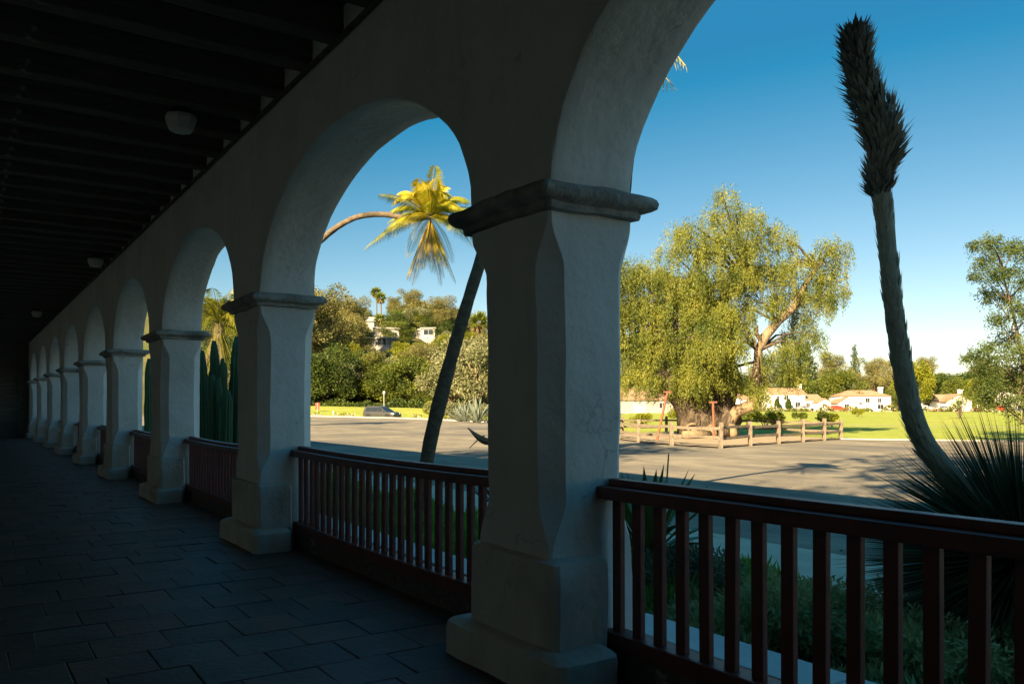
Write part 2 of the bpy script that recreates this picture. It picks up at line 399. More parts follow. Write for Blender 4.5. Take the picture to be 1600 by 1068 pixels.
# arched wall
mb = MB(); secs = []
def section(y, z, ny, nzv):
    s_ = []
    for k in range(9):
        zz = ZT + .25 - (ZT+.25-(z+.05))*k/8; s_.append(Vector((XI, y, zz)))
    s_.append(Vector((XI, y+ny*.022, z+nzv*.022)))
    s_.append(Vector((XI+.006, y+ny*.008, z+nzv*.008)))
    for k in range(6): s_.append(Vector((XI+.022+(XO-XI-.044)*k/5, y, z)))
    s_.append(Vector((XO-.006, y+ny*.008, z+nzv*.008)))
    s_.append(Vector((XO, y+ny*.022, z+nzv*.022)))
    for k in range(5): s_.append(Vector((XO, y, z+.05+(5.3-z-.05)*k/4)))
    return [wob(p) for p in s_]
YEND = 43.9
for n in range(0, 10):
    y0 = YN[n]; y1 = min(y0+TH[n], YEND)
    for k in range(5): secs.append(section(y0+.01+(y1-y0-.02)*k/4, ZS-.01, 0, 0))
    if n < 9:
        a0 = y1; a1 = YN[n+1]; c = (a0+a1)/2; a = (a1-a0)/2
        NS = 40 if n < 4 else 24
        for k in range(NS+1):
            t = math.pi*k/NS; ny, nv = -math.cos(t)*RISE, math.sin(t)*a; l = math.hypot(ny, nv)
            secs.append(section(c-a*math.cos(t), ZS+RISE*math.sin(t)+random.uniform(-.003, .003), ny/l, nv/l))
NP = len(secs[0]); 
for s_ in secs: mb.v += [tuple(p) for p in s_]
for i in range(len(secs)-1):
    for k in range(NP-1): mb.f.append((i*NP+k, i*NP+k+1, (i+1)*NP+k+1, (i+1)*NP+k))
mb.build('arch_wall', plaster, arc, smooth=True)

def rring(x0, x1, y0, y1, z, c, r=.012, step=.07):
    """rounded / chamfered rectangle ring with a fixed number of points"""
    cor = [(x0, y0, 1, 1), (x1, y0, -1, 1), (x1, y1, -1, -1), (x0, y1, 1, -1)]
    pts = []; N1 = 8
    seq = []
    for i, (x, y, sx, sy) in enumerate(cor):
        if i % 2 == 0: a = (x, y+sy*c); b = (x+sx*c, y)
        else: a = (x+sx*c, y); b = (x, y+sy*c)
        seq += [a, b]
    for i in range(8):
        a = seq[i]; b = seq[(i+1) % 8]; n_ = 3 if i % 2 == 0 else N1
        for k in range(n_): pts.append(Vector((a[0]+(b[0]-a[0])*k/n_, a[1]+(b[1]-a[1])*k/n_, z)))
    return pts
def build_pillar(n):
    y0 = YN[n]; y1 = min(y0+TH[n], YEND)
    X0, X1 = XI, XO
    p = empty('pillar', (0, 0, 0)); p.parent = arc
    step = .05 if n < 4 else .12
    # shaft
    mb = MB(); rs = []; z = .0
    sd_ = n*3.1
    while z < 2.47:
        up = sstep(2.44, 2.16 + .03*math.sin(sd_), z); lo = sstep(.72+.05*math.cos(sd_), .98+.05*math.sin(sd_*2), z)
        c = .012 + .093*min(up, lo)
        fl = .045*(1-sstep(0, .7, z))
        rs.append([wob(q) for q in rring(X0, X1+fl, y0-fl*.3, y1-.085*up, z, c)]); z += step
    rs.append([wob(q) for q in rring(X0, X1, y0, y1, 2.47, .012)])
    mb.loft(rs); mb.build('shaft', plaster, p, smooth=True)
    # dado
    mb = MB(); rs = []
    for z, e in ((.16, 0), (.3, 0), (.42, 0), (.54, 0), (.625, .002), (.648, .012), (.662, .045), (.668, .09)):
        rs.append([wob(q) for q in rring(X0-.045+e*.8, 2.80-e*.3, y0-.12+e, y1-.06-e*.3, z, .02)])
    mb.loft(rs); mb.build('dado', plaster_dark, p, smooth=True)
    mb = MB(); rs = []
    for z, e in ((-.02, 0), (.08, .002), (.15, .004), (.188, .012), (.205, .04), (.22, .10), (.225, .16)):
        rs.append([wob(q) + nz(q, 4, .012) for q in rring(X0-.135+e*.6, 2.755-e*.3, y0-.27+e, y1+.11-e, z, .04)])
    mb.loft(rs); mb.build('plinth', plaster_dark, p, smooth=True)
    # capital: band + roll
    mb = MB(); rs = []
    for z, e in ((2.455, .0), (2.462, .036), (2.48, .042), (2.502, .042), (2.508, .05), (2.516, .085), (2.535, .105), (2.565, .112), (2.59, .105), (2.612, .085), (2.622, .05), (2.624, .0)):
        z = 2.602-(2.624-z)*.82; rs.append([q + nz(q, 2.5, .012) + nz(q, 9, .010) + nz(q, 25, .004) for q in rring(X0-e, X1+e, y0-e, y1+e, z, .018 + .03*max(0, e-.05))])
    mb.loft(rs); mb.build('capital', capstone, p, smooth=True)
for n in range(0, 10): build_pillar(n)

# ceiling, beams
ceil = empty('ceiling', (0, 0, 0)); tag(ceil, kind='structure')
bm_ = MB(); bm_.box(-.12, .12, 0, 0, 0, 0)
def beam_mesh(k):
    mb = MB(); rs = []
    h, w_ = .25, .19
    for i in range(13):
        x = -2.0 + 4.62*i/12
        j = lambda: random.uniform(-.008, .008)
        rs.append([Vector((x, -w_/2+j(), j())), Vector((x, w_/2+j(), j())), Vector((x, w_/2+j(), h)), Vector((x, -w_/2+j(), h))])
    mb.loft(rs); return mb.mesh('beam', bevel=.015)
bms = [beam_mesh(k) for k in range(4)]
for m_ in bms: m_.materials.append(beamwood)
yb = -4.0; i = 0
while yb < 43.6:
    o = link('beam', bms[i % 4], None, ceil); o.location = (0, yb + random.uniform(-.03, .03), ZT + random.uniform(-.012, .012) + .005)
    o.rotation_euler = (random.uniform(-.04, .04), random.uniform(-.003, .003), random.uniform(-.006, .006))
    yb += .73; i += 1
# boards lie along the porch above the beams
bdm = []
for k in range(3):
    mb = MB(); mb.box(-.098, .098, 0, 4.9, 0, .03); me = mb.mesh('ceiling_board', bevel=.004); me.materials.append(boardwood); bdm.append(me)
for r_ in range(-1, 9):
    for c_ in range(22):
        o = link('ceiling_board', bdm[(r_+c_*2) % 3], None, ceil)
        o.location = (-1.95+.205*c_, r_*4.94-.4+(c_ % 2)*1.46, ZT+.258+random.uniform(0, .012)); o.rotation_euler = (0, random.uniform(-.02, .02), 0)
whitewash = M('flaking_whitewash', (.55,.52,.47), (.70,.67,.61), 5, .9, .5, 25, .2, c3=(.16,.13,.11), s3=6)
chip = []
for k in range(4):
    mb = MB(); n_ = 9
    mb.loft([[Vector((math.cos(6.283*j/n_)*.16*(1+.5*mnoise.noise(Vector((j*2.1, k*5, z*9)))), math.sin(6.283*j/n_)*.085*(1+.5*mnoise.noise(Vector((k*3, j*1.9, 1)))), z)) for j in range(n_)] for z in (0, .006)])
    me = mb.mesh('plaster_patch'); me.materials.append(whitewash); chip.append(me)
for k in range(70):
    i_ = random.randrange(0, 42); o = link('plaster_patch', chip[k % 4], None, ceil)
    o.location = (random.uniform(-.6, 2.35)**1 if k % 3 else random.uniform(1.6, 2.4), -4+.73*i_+.365+random.uniform(-.14, .14), ZT+.236); o.rotation_euler = (0, 0, random.uniform(-.4, .4)); o.scale = (random.uniform(.5, 1.5), random.uniform(.6, 1.3), 1)
mb = MB(); mb.box(2.445, 2.485, -5, 43.8, ZT-.035, ZT-.004); mb.build('wall_plate', beamwood, arc, bevel=.01)
mb = MB()
mb.box(-2.1, 3.06, -14, 62, ZT+.40, 5.05)
mb.build('roof_slab', beamwood, arc)
mb = MB()                                                   # lean-to roof with eave
mb.add([(3.75, -24, 5.20), (3.75, 66, 5.20), (-2.0, 66, 6.9), (-2.0, -24, 6.9), (3.75, -24, 5.34), (3.75, 66, 5.34), (-2.0, 66, 7.05), (-2.0, -24, 7.05)],
       [(0,3,2,1),(4,5,6,7),(0,1,5,4),(1,2,6,5),(2,3,7,6),(3,0,4,7)])
mb.build('roof', terracotta, arc)
mb = MB(); mb.box(-9, -2.0, -24, 66, -.3, 7.3); mb.build('rear_wing', plaster, arc)
mb = MB(); mb.box(-2.0, 3.07, 43.9, 66, -.3, 5.0); mb.build('end_wall', M('shade_toned_wall', (.16,.14,.12), (.22,.195,.165), 2, .9), arc)  # end wall coloured dark to put the deep porch shade into it
mb = MB(); mb.box(-2.0, 3.07, -14.5, -14, -.3, 5.0); mb.build('near_end_wall', plaster, arc)
mb = MB(); mb.box(2.51, 3.06, -14, YN[0]+.02, -.3, 5.2); mb.build('near_wall', plaster, arc)
# door at the far end, enlarged so its dark wood stands in for deep shade
mb = MB(); mb.box(-.4, 2.1, 43.80, 43.91, 0, 3.4); d_ = mb.build('door', beamwood, arc, bevel=.01)
mb = MB(); 
for zz in (.25, 1.3, 2.35): 
    for xx in (-.28, .92): mb.box(xx, xx+1.05, 43.775, 43.805, zz, zz+.9)
mb.build('door_panel', beamwood, d_, bevel=.02)

# floor
mb = MB(); mb.box(-2.1, 3.6, -14, 44, -.45, -.012)
floor = mb.build('floor', grout); tag(floor, kind='structure')
TS = .42
def tile_mesh(k, m_):
    mb = MB(); g = TS/2-.0025; j = lambda: random.uniform(-.004, .004)
    low = [(-g+j(), -g+j()), (g+j(), -g+j()), (g+j(), g+j()), (-g+j(), g+j())]
    vs = [(x, y, -.02) for x, y in low] + [(x, y, -.003) for x, y in low] + [(x*.975, y*.975, -.0005) for x, y in low]
    mb.add(vs, [(8,9,10,11)] + [(a, (a+1) % 4, (a+1) % 4+4, a+4) for a in range(4)] + [(a+4, (a+1) % 4+4, (a+1) % 4+8, a+8) for a in range(4)])
    me = mb.mesh('floor_tile'); me.materials.append(m_); return me
tms = [tile_mesh(k, tilemat[k % 4]) for k in range(8)]
cells = []
for a in range(-5, 14):
    for b in range(-6, 106):
        x = 3.37-TS/2-(a+5)*TS + ((b % 2)*.5+.13*math.sin(b*1.7))*TS; y = b*TS
        if y > 43.6 or x > 3.42: continue
        d = x*SY+y*CY; lat = x*CY-y*SY
        vis = d > 3.6 and abs(lat/d) < .68
        cells.append((0 if vis else 1, math.hypot(x, y), x, y))
cells.sort()
rest = MB()
for i, (v_, d, x, y) in enumerate(cells):
    dz = random.uniform(-.003, .003)
    if i < 300:
        o = link('floor_tile', tms[random.randrange(8)], None, floor); o.location = (x+random.uniform(-.004, .004), y+random.uniform(-.004, .004), dz)
        o.rotation_euler = (random.uniform(-.006, .006), random.uniform(-.006, .006), random.choice((0, 1, 2, 3))*math.pi/2+random.uniform(-.012, .012))
    else:
        g = TS/2-.006; rest.add([(x-g, y-g, dz-.002), (x+g, y-g, dz-.002), (x+g, y+g, dz), (x-g, y+g, dz), (x-g, y-g, -.02), (x+g, y-g, -.02), (x+g, y+g, -.02), (x-g, y+g, -.02)],
                 [(0,1,2,3),(4,5,1,0),(5,6,2,1),(6,7,3,2),(7,4,0,3)])
tag(rest.build('floor_tiles', tilemat[0], floor), kind='stuff')

# railings between pillars
WHERE = ['dark red wooden railing nearest the camera, right of the big foreground pillar',
         'dark red wooden railing with the slight sag between the nearest pillar and the second one',
         'dark red wooden railing in front of the tall cactuses, between second and third pillars',
         'dark red wooden railing glimpsed between the third and fourth pillars',
         'dark red wooden railing glimpsed between the fourth and fifth pillars',
         'dark red wooden railing glimpsed between the fifth and sixth pillars',
         'dark red wooden railing almost hidden between the sixth and seventh pillars',
         'dark red wooden railing almost hidden between the seventh and eighth pillars',
         'dark red wooden railing at the far dark end of the porch']
bal_mesh = {}
for n in range(0, 9):
    a0 = YN[n]+TH[n]-.01; a1 = YN[n+1]+.01
    zz = [1.06, 1.035, .985, .97, .97, .97, .97, .97, .97][n]; sag = [.0, .02, .025, .02, .02, .02, .02, .02, .02][n]
    t = empty('railing', (2.9, (a0+a1)/2, 0)); tag(t, WHERE[n], 'railing', 'red railings between the porch pillars')
    half = (a1-a0)/2
    def bent(name, x0, x1, z0, z1, ext=0):
        mb = MB(); rs = []
        for i in range(13):
            y = -half-ext + (2*half+2*ext)*i/12; s_ = -sag*(1-(y/half)**2) if abs(y) < half else 0
            rs.append([Vector((x0, y, z0+s_)), Vector((x1, y, z0+s_)), Vector((x1, y, z1+s_)), Vector((x0, y, z1+s_))])
        mb.loft(rs); return mb.build(name, redwood, t, bevel=.006)
    bent('top_rail', -.085, .075, zz-.105, zz-.038, .0)
    bent('cap_rail', -.012, .06, zz-.0385, zz, -.02)
    bent('bottom_rail', -.06, .065, .165, .255, 0); bent('sill', -.045, .10, -.005, .167, 0).data.materials[0] = beamwood
    nb = int((2*half-.1)/.155); y = half-.09
    ht = round(zz-.10-.25, 3)
    if ht not in bal_mesh:
        mb = MB(); mb.box(-.0175, .0175, -.031, .031, 0, ht); bal_mesh[ht] = mb.mesh('baluster', bevel=.005); bal_mesh[ht].materials.append(redwood)
    for k in range(nb):
        s_ = -sag*(1-(y/half)**2)
        o = link('baluster', bal_mesh[ht], None, t); o.location = (random.uniform(-.002, .002), y, .253 + s_); o.rotation_euler = (random.uniform(-.006, .006), random.uniform(-.006, .006), random.uniform(-.03, .03))
        y -= .155

# ceiling lamps
def lamp(x, y, label):
    t = empty('ceiling_lamp', (x, y, ZT-.055)); tag(t, label, 'lamp', 'white lamps under the porch beams')
    mb = MB(); prof = [(.11, 0), (.145, -.012), (.15, -.05), (.115, -.15), (.10, -.165), (.04, -.175)]
    mb.loft([[Vector((r*math.cos(2*math.pi*k/8+.39), r*math.sin(2*math.pi*k/8+.39), z)) for k in range(8)] for r, z in prof])
    mb.build('lamp_shade', milkglass, t, bevel=.004)
    mb = MB(); mb.loft([[Vector((.09*math.cos(2*math.pi*k/12), .09*math.sin(2*math.pi*k/12), z)) for k in range(12)] for z in (-.002, .065)]); mb.build('mount', iron, t)
lamp(1.78, 8.52, 'white octagonal ceiling lamp nearest the camera under the dark beams')
lamp(2.13, 17.7, 'small white ceiling lamp second along the dark porch ceiling')
lamp(1.84, 28.6, 'tiny white ceiling lamp farthest along the dark porch ceiling')

# ------------------------------------------------------------------ plants by the porch
def blade(mb, base, d, L, w_, droop=.2, n=5, thick=.25):
    d = Vector(d).normalized(); side = d.cross(Vector((0, 0, 1)))
    if side.length < 1e-3: side = Vector((1, 0, 0))
    side.normalize(); up = side.cross(d)
    rs = []
    for i in range(n+1):
        t = i/n; c = Vector(base) + d*(L*t) - Vector((0, 0, 1))*(droop*L*t*t)
        ww = w_*(.55+1.1*t-.0*t)*(1-t)**.55 if t > 0 else w_*.6
        ww = max(ww, .002)
        rs.append([c - side*ww/2 + up*ww*.18, c - up*ww*thick*.5, c + side*ww/2 + up*ww*.18, c + up*ww*.03])
    mb.loft(rs)
def rosette(name, label, cat, loc, nl, L, w_, mat, el=(10, 85), droop=.15, group=None, seed=0, wide=None):
    rr = random.Random(seed); t = empty(name, loc); tag(t, label, cat, group)
    for k in range(nl):
        e = R(el[0]+(el[1]-el[0])*((k+.5)/nl)**.9); a = k*2.39996 + rr.uniform(-.2, .2)
        mb = MB(); blade(mb, (.03*math.cos(a), .03*math.sin(a), .03), (math.cos(a)*math.cos(e), math.sin(a)*math.cos(e), math.sin(e)), L*rr.uniform(.8, 1.1), w_*rr.uniform(.85, 1.15), droop*rr.uniform(.3, 1.4)*math.cos(e))
        mb.build('leaf', mat, t, smooth=True)
    return t
# aloe right of the pillar with a bare flower stem
x, y = PX(1014, 7.2)
al = rosette('aloe', 'green spiky aloe with a thin dark stem just beyond the nearest railing', 'aloe', (x, y, .1), 26, .84, .09, aloe_leaf, (20, 86), .25, seed=3)
mb = MB(); mb.tube([(.12, -.06, 0), (.13, -.06, .4), (.16, -.08, .93)], [.012, .011, .006], 6); mb.build('flower_stem', stalkmat, al)
x, y = PX(985, 8.6)
rosette('aloe', 'smaller green aloe half hidden behind the foreground pillar', 'aloe', (x, y, .0), 18, .7, .09, aloe_leaf, (15, 86), .25, seed=5)
# agave with a dry leaf poking out left of the big pillar
x, y = PX(800, 8.0)
ag = rosette('agave', 'agave with a dry brown leaf poking out behind the big foreground pillar', 'agave', (x, y, .35), 16, .62, .13, agave_leaf, (25, 88), .1, seed=9)
mb = MB(); mb.tube([(0, 0, -.5), (0, 0, .1)], [.12, .1], 8); mb.build('stem', stalkmat, ag)
p0 = V(775, 690, 7.6); p1 = V(731, 668, 7.6)
mb = MB(); rs = []
for i in range(9):
    t_ = i/8; c = p0.lerp(p1, t_) + Vector((0, 0, -.045*math.sin(math.pi*t_))); hw = .034*math.sin(math.pi*min(1, t_*1.0+.03))**.7 + .002
    rs.append([c+Vector((0, 0, hw)), c+Vector((.02, .02, 0)), c-Vector((0, 0, hw)), c-Vector((.02, .02, 0))])
mb.loft(rs); o = mb.build('dry_leaf', agave_brown, None, smooth=True); o.parent = ag; o.location = -Vector((x, y, .35))
p0 = V(757, 680, 7.5); p1 = V(733, 700, 7.5)
mb = MB(); mb.tube([p0, p0.lerp(p1, .5)+Vector((0, 0, .012)), p1], [.008, .006, .003], 5); o = mb.build('twig', agave_brown, None); o.parent = ag; o.location = -Vector((x, y, .35))

# desert spoon with the tall seed stalk
c = V(1600, 880, 5.5)
sp = empty('desert_spoon', (c.x, c.y, -.25)); tag(sp, 'dark spiky desert spoon plant with one very tall bent stalk and a seed head', 'spiky plant')
cz = c.z + .25
mb = MB(); mb.tube([(0, 0, 0), (0, 0, cz*.6), (0, 0, cz)], [.16, .17, .12], 10, rough=.3); mb.build('trunk', stalkmat, sp)
n = 4200; el = np.arcsin(rng.uniform(-.6, .98, n)); az = rng.uniform(0, 2*np.pi, n)
D = np.stack([np.cos(el)*np.cos(az), np.cos(el)*np.sin(az), np.sin(el)], 1)
Ls = rng.uniform(.85, 1.12, n); vs = []; fs = []
for i in range(n):
    d_ = Vector(D[i]); s_ = d_.cross(Vector(rng.normal(size=3))).normalized(); b0 = Vector((0, 0, cz)) + d_*.10; L_ = Ls[i]
    dr = Vector((0, 0, -.10*L_*math.cos(el[i])))
    k = len(vs)
    vs += [b0-s_*.008, b0+s_*.008, b0+d_*L_*.5+dr*.25-s_*.0055, b0+d_*L_*.5+dr*.25+s_*.0055, b0+d_*L_+dr]
    fs += [(k, k+1, k+3, k+2), (k+2, k+3, k+4)]
mb = MB(); mb.add(vs, fs); tag(mb.build('spines', spine_leaf, sp), kind='stuff')
path = [(1590, 865), (1540, 800), (1485, 745), (1447, 695), (1424, 640), (1408, 560), (1397, 480), (1388, 400), (1381, 330), (1374, 282), (1382, 240), (1377, 198), (1357, 155), (1343, 112), (1338, 80), (1337, 58)]
pw = [V(a, b, 5.5) - sp.location for a, b in path]
rad = [.075, .075, .073, .070, .066, .062, .059, .058, .060, .068, .105, .122, .100, .075, .073, .03]
sm = [];sr = []
for i in range(len(pw)-1):
    for k in range(5):
        t_ = k/5; p_ = [pw[max(i-1, 0)], pw[i], pw[i+1], pw[min(i+2, len(pw)-1)]]
        q = .5*((2*p_[1]) + (p_[2]-p_[0])*t_ + (2*p_[0]-5*p_[1]+4*p_[2]-p_[3])*t_*t_ + (3*p_[1]-p_[0]-3*p_[2]+p_[3])*t_**3)
        sm.append(q); sr.append(rad[i]*(1-t_)+rad[i+1]*t_)
sm.append(pw[-1]); sr.append(rad[-1])
mb = MB(); mb.tube(sm[:47], sr[:47], 12, rough=.12); stk = mb.build('stalk', stalkmat, sp, smooth='all')
mb = MB(); mb.tube(sm[43:], [r*.8 for r in sr[43:]], 12, rough=.35); head = mb.build('seed_head', seedmat, sp, smooth='all')
def scales(name, a, b, per, L, w_, lift, mat, parent):
    P = []; A = []; S = []; 
    for i in range(a, b):
        ax = (sm[min(i+1, len(sm)-1)]-sm[max(i-1, 0)]).normalized(); u = ax.cross(Vector((0, 1, 0))).normalized(); v = ax.cross(u)
        for k in range(per):
            t_ = random.random()*2*math.pi; rd_ = u*math.cos(t_)+v*math.sin(t_)
            P.append(sm[i] + (sm[min(i+1, len(sm)-1)]-sm[i])*random.random() + rd_*sr[i]*.86); A.append(ax*(1-lift)+rd_*lift*random.uniform(.3, 2.0)); S.append(ax.cross(rd_))
    n_ = len(P)
    return leaves(name, np.array(P), np.array(A), rng.uniform(L*.5, L*1.5, n_), w_*rng.uniform(.6, 1.3, n_), mat, parent, S=np.array(S))
tag(scales('bracts', 0, 47, 20, .11, .034, .09, leafmat('bract', (.32,.275,.19), (.52,.46,.33), .1), stk), kind='stuff')
tag(scales('seed_scales', 42, len(sm)-1, 58, .105, .030, .36, leafmat('seed_scale', (.06,.05,.036), (.38,.31,.22), .1), head), kind='stuff')

# columnar cactuses in the shade
CL = ['tall columnar cactus leftmost behind the third railing', 'tallest columnar cactus of the dark clump', 'short columnar cactus in front of the clump',
      'slender columnar cactus in the middle of the clump', 'columnar cactus beside the second pillar', 'thick columnar cactus at the back of the clump', 'columnar cactus hidden deepest in the clump', 'columnar cactus glimpsed left of the third pillar', 'columnar cactus half behind the second pillar', 'thin short columnar cactus at the front of the clump', 'columnar cactus behind the leftmost one', 'columnar cactus in the right half of the clump']
for i, (px, py, d, r) in enumerate([(321, 548, 23, .17), (341, 532, 23.5, .18), (333, 585, 22.3, .15), (350, 560, 22.8, .14), (363, 525, 23.2, .2), (327, 600, 24, .18), (355, 610, 22, .15), (231, 560, 33, .2), (371, 570, 22.6, .16), (347, 590, 22.2, .13), (326, 570, 23.6, .15), (360, 580, 24.2, .17)]):
    x, y = PX(px, d); H = PZ(py, d)+.3; r *= .68
    t = empty('cactus', (x, y, -.3)); tag(t, CL[i], 'cactus', 'columnar cactuses by the porch')
    def col_(mb, base, H, r, lean=(0, 0)):
        rs = []
        for k in range(15):
            z = H*k/14; rr = r*(1-.12*abs(k-6)/9+.05*math.sin(k*1.3+base[0]*9))*(1 if k < 13 else [.86, .45][k-13])
            rs.append([Vector((base[0]+lean[0]*z+rr*(1+.2*math.cos(8*a_))*math.cos(a_), base[1]+lean[1]*z+rr*(1+.2*math.cos(8*a_))*math.sin(a_), base[2]+z)) for a_ in [2*math.pi*j/48 for j in range(48)]])
        mb.loft(rs)
    mb = MB(); col_(mb, (0, 0, 0), H, r, (random.uniform(-.04, .04), random.uniform(-.03, .03))); mb.build('stem', cactusmat, t, smooth='all')
    if i % 2 == 0:
        mb = MB(); a_ = random.uniform(0, 6.28); b_ = (math.cos(a_)*r*1.7, math.sin(a_)*r*1.7, H*.3)
        mb.tube([(0, 0, H*.26), (b_[0]*.6, b_[1]*.6, H*.27), b_], [r*.5, r*.55, r*.6], 10); col_(mb, b_, H*.5, r*.7); mb.build('arm', cactusmat, t, smooth=True)

# bed plants
def groundcover(name, x0, x1, y0, y1, n, h, L, W, mat, cover=.5):
    P = np.stack([rng.uniform(x0, x1, n*3), rng.uniform(y0, y1, n*3), np.zeros(n*3)], 1)
    keep = []
    for p in P:
        v_ = mnoise.noise(Vector((p[0]*1.4, p[1]*1.4, 2)))+.35
        if v_ > cover*.5: keep.append((p[0], p[1], min(1, v_+.15)))
        if len(keep) >= n: break
    K = np.array(keep); z = -.24 + K[:, 2]*h*rng.random(len(K))**.6
    PP = np.stack([K[:, 0], K[:, 1], z], 1); A = rng.normal(size=(len(K), 3))*.6 + np.array([0, 0, 1.0])
    return tag(leaves(name, PP, A, rng.uniform(L*.6, L*1.3, len(K)), W, mat), kind='stuff')
groundcover('ground_cover', 4.05, 6.1, -1.5, 5.0, 30000, .34, .07, .022, bed_leaf, .3)
groundcover('grassy_ground_cover', 4.0, 6.2, 4.6, 13, 26000, .30, .14, .026, fern_leaf, .1)
groundcover('leafy_ground_cover', 4.0, 6.2, 13, 30, 14000, .6, .16, .04, fern_leaf, .1)
def shrub(name, label, loc, r, h, mat, n=4000, L=.06, W=.03, cat='shrub', group=None, nb=10):
    t = empty(name, loc); tag(t, label, cat, group); mb = MB(); cl = []
    for k in range(nb):
        a_ = random.uniform(0, 6.28); q = random.uniform(.1, .75)*r; p = Vector((q*math.cos(a_), q*math.sin(a_), h*random.uniform(.45, .85)))
        mb.tube([(0, 0, 0), p*.5+Vector((0, 0, .1*h)), p], [.02*h, .014*h, .006*h], 5); cl.append((p, r*random.uniform(.3, .45)))
    mb.build('stems', bark, t); P, A = crown_pts(cl, n/sum(c_[1]**2 for c_ in cl)); P[:, 2] = np.maximum(P[:, 2], .02)
    leaves('foliage', P, A, rng.uniform(L*.7, L*1.3, len(P)), W, mat, t); return t
x, y = PX(1075, 6.9); shrub('shrub', 'dark blue-green rosemary-like bush seen through the nearest railing', (x, y, -.24), .5, .48, leafmat('rosemary_leaf', (.09,.15,.095), (.20,.27,.16), .2), 7000, .06, .014)
x, y = PX(1265, 5.6); shrub('shrub', 'low pale olive bush seen through the middle of the nearest railing', (x, y, -.24), .6, .40, bed_leaf, 8000, .05, .02)
x, y = PX(1420, 4.9); shrub('shrub', 'low green bush under the desert spoon', (x, y, -.24), .5, .36, bed_leaf, 6000, .05, .02)

# ------------------------------------------------------------------ palms
def frond(mb, base, d, L, droop, wl, n=26, twist=0, fold=.5):
    """feather frond: rachis + leaflets as thin quads"""
    d = Vector(d).normalized(); pts = []
    for i in range(n+1):
        t = i/n; pts.append(Vector(base)+d*L*t-Vector((0, 0, 1))*droop*L*(t**2.2))
    mb.tube(pts[::3]+[pts[-1]], [.022*L/2*(1-.85*i/(len(pts[::3]))) + .003 for i in range(len(pts[::3])+1)], 4, cap=False)
    for i in range(2, n+1):
        for sgn in (-1, 1):
            t = i/n; a = (pts[min(i+1, n)]-pts[i-1]).normalized(); s_ = a.cross(Vector((0, 0, 1)))
            if s_.length < .05: s_ = a.cross(Vector((1, 0, 0)))
            s_.normalize(); up = s_.cross(a)
            ln = wl*math.sin(math.pi*min(1, .12+t*.86))**.6*random.uniform(.8, 1.1)
            dr = (s_*sgn*math.cos(fold)+a*.75 - up*math.sin(fold)*.3 - Vector((0, 0, .35))).normalized()
            w_ = ln*.06+.008; b0 = pts[i]; mid = b0+dr*ln*.5; tip = b0+dr*ln - Vector((0, 0, ln*.22))
            q = a*w_
            mb.add([b0, mid+q*.6, tip, mid-q*.6], [(0, 1, 2, 3)])
def feather_palm(name, label, trunkpts, rads, L, nf, seed, wl=.42, dead=8, group=None, skip=None, mats=(palm_leaf, palm_gold, palm_dead), n=26, up=None):
    random.seed(seed); base = Vector(trunkpts[0]); t = empty(name, base); tag(t, label, 'palm tree', group)
    pts = [Vector(p)-base for p in trunkpts]; sm_ = []; rr = []
    for i in range(len(pts)-1):
        for k in range(6):
            u = k/6; p_ = [pts[max(i-1, 0)], pts[i], pts[i+1], pts[min(i+2, len(pts)-1)]]
            sm_.append(.5*((2*p_[1])+(p_[2]-p_[0])*u+(2*p_[0]-5*p_[1]+4*p_[2]-p_[3])*u*u+(3*p_[1]-p_[0]-3*p_[2]+p_[3])*u**3)); rr.append((rads[i]*(1-u)+rads[i+1]*u)*(1+.06*(k % 2)))
    sm_.append(pts[-1]); rr.append(rads[-1])
    mb = MB(); mb.tube(sm_, rr, 12, rough=.15); mb.build('trunk', palmbark, t, smooth='all')
    top = pts[-1]; ax = (pts[-1]-pts[-2]).normalized() if up is None else Vector(up)
    mb = MB()
    for k in range(10):
        a_ = k*2.4; d_ = Vector((math.cos(a_), math.sin(a_), 1.2)).normalized(); mb.tube([top-d_*.1, top+d_*.25], [.05, .02], 5)
    mb.build('crown_shaft', stalkmat, t)
    for k in range(nf):
        f_ = (k+.5)/nf; e = R(86-114*f_**1.3); a_ = k*2.39996+random.uniform(-.25, .25)
        d_ = Vector((math.cos(a_)*math.cos(e), math.sin(a_)*math.cos(e), math.sin(e)))
        d_ = (d_+ax*.25).normalized()
        if skip and skip(d_): continue
        mb = MB(); frond(mb, top+d_*.05, d_, L*random.uniform(.8, 1.1), random.uniform(.3, .8)*(1 if e > -.2 else .7), wl, n); mb.build('frond', mats[0] if random.random() < .55 else mats[1], t)
    for k in range(dead):
        a_ = k*2.39996+.6; d_ = Vector((math.cos(a_)*.42, math.sin(a_)*.42, -.9)).normalized()
        if skip and skip(d_): continue
        mb = MB(); frond(mb, top-Vector((0, 0, .1)), d_, L*random.uniform(.6, 1.0), .12, wl*.85, n, fold=.95); mb.build('dead_frond', mats[1] if k % 3 else mats[2], t)
    return t
D1 = 24
tp = [V(436, 634, D1), V(428, 560, D1), V(440, 480, D1), V(472, 410, D1), V(512, 366, D1), (V(555, 340, D1)), V(600, 335, D1), V(640, 342, D1), V(672, 338, D1)]
tp[0].z = -.3
feather_palm('palm', 'golden sunlit palm on a bent arching trunk in front of the blue sky', tp, [.17, .13, .10, .09, .082, .08, .078, .08, .085], 1.85, 38, 11, wl=.42, dead=14, up=(.0, 0, 1), n=38)
D2 = 11.2
tp = [V(657, 836, D2), V(668, 715, D2), V(705, 560, D2), V(747, 420, D2), V(800, 260, D2), V(858, 130, D2), V(915, 55, D2)]
tp[0].z = -.35
right = Vector((CY, -SY, 0))
feather_palm('palm', 'palm with a dark straight leaning trunk behind the sagging railing', tp, [.13, .096, .088, .084, .08, .08, .08], 1.35, 26, 5, wl=.4, dead=5, skip=lambda d_: d_.dot(right) < -.35)
D3 = 62
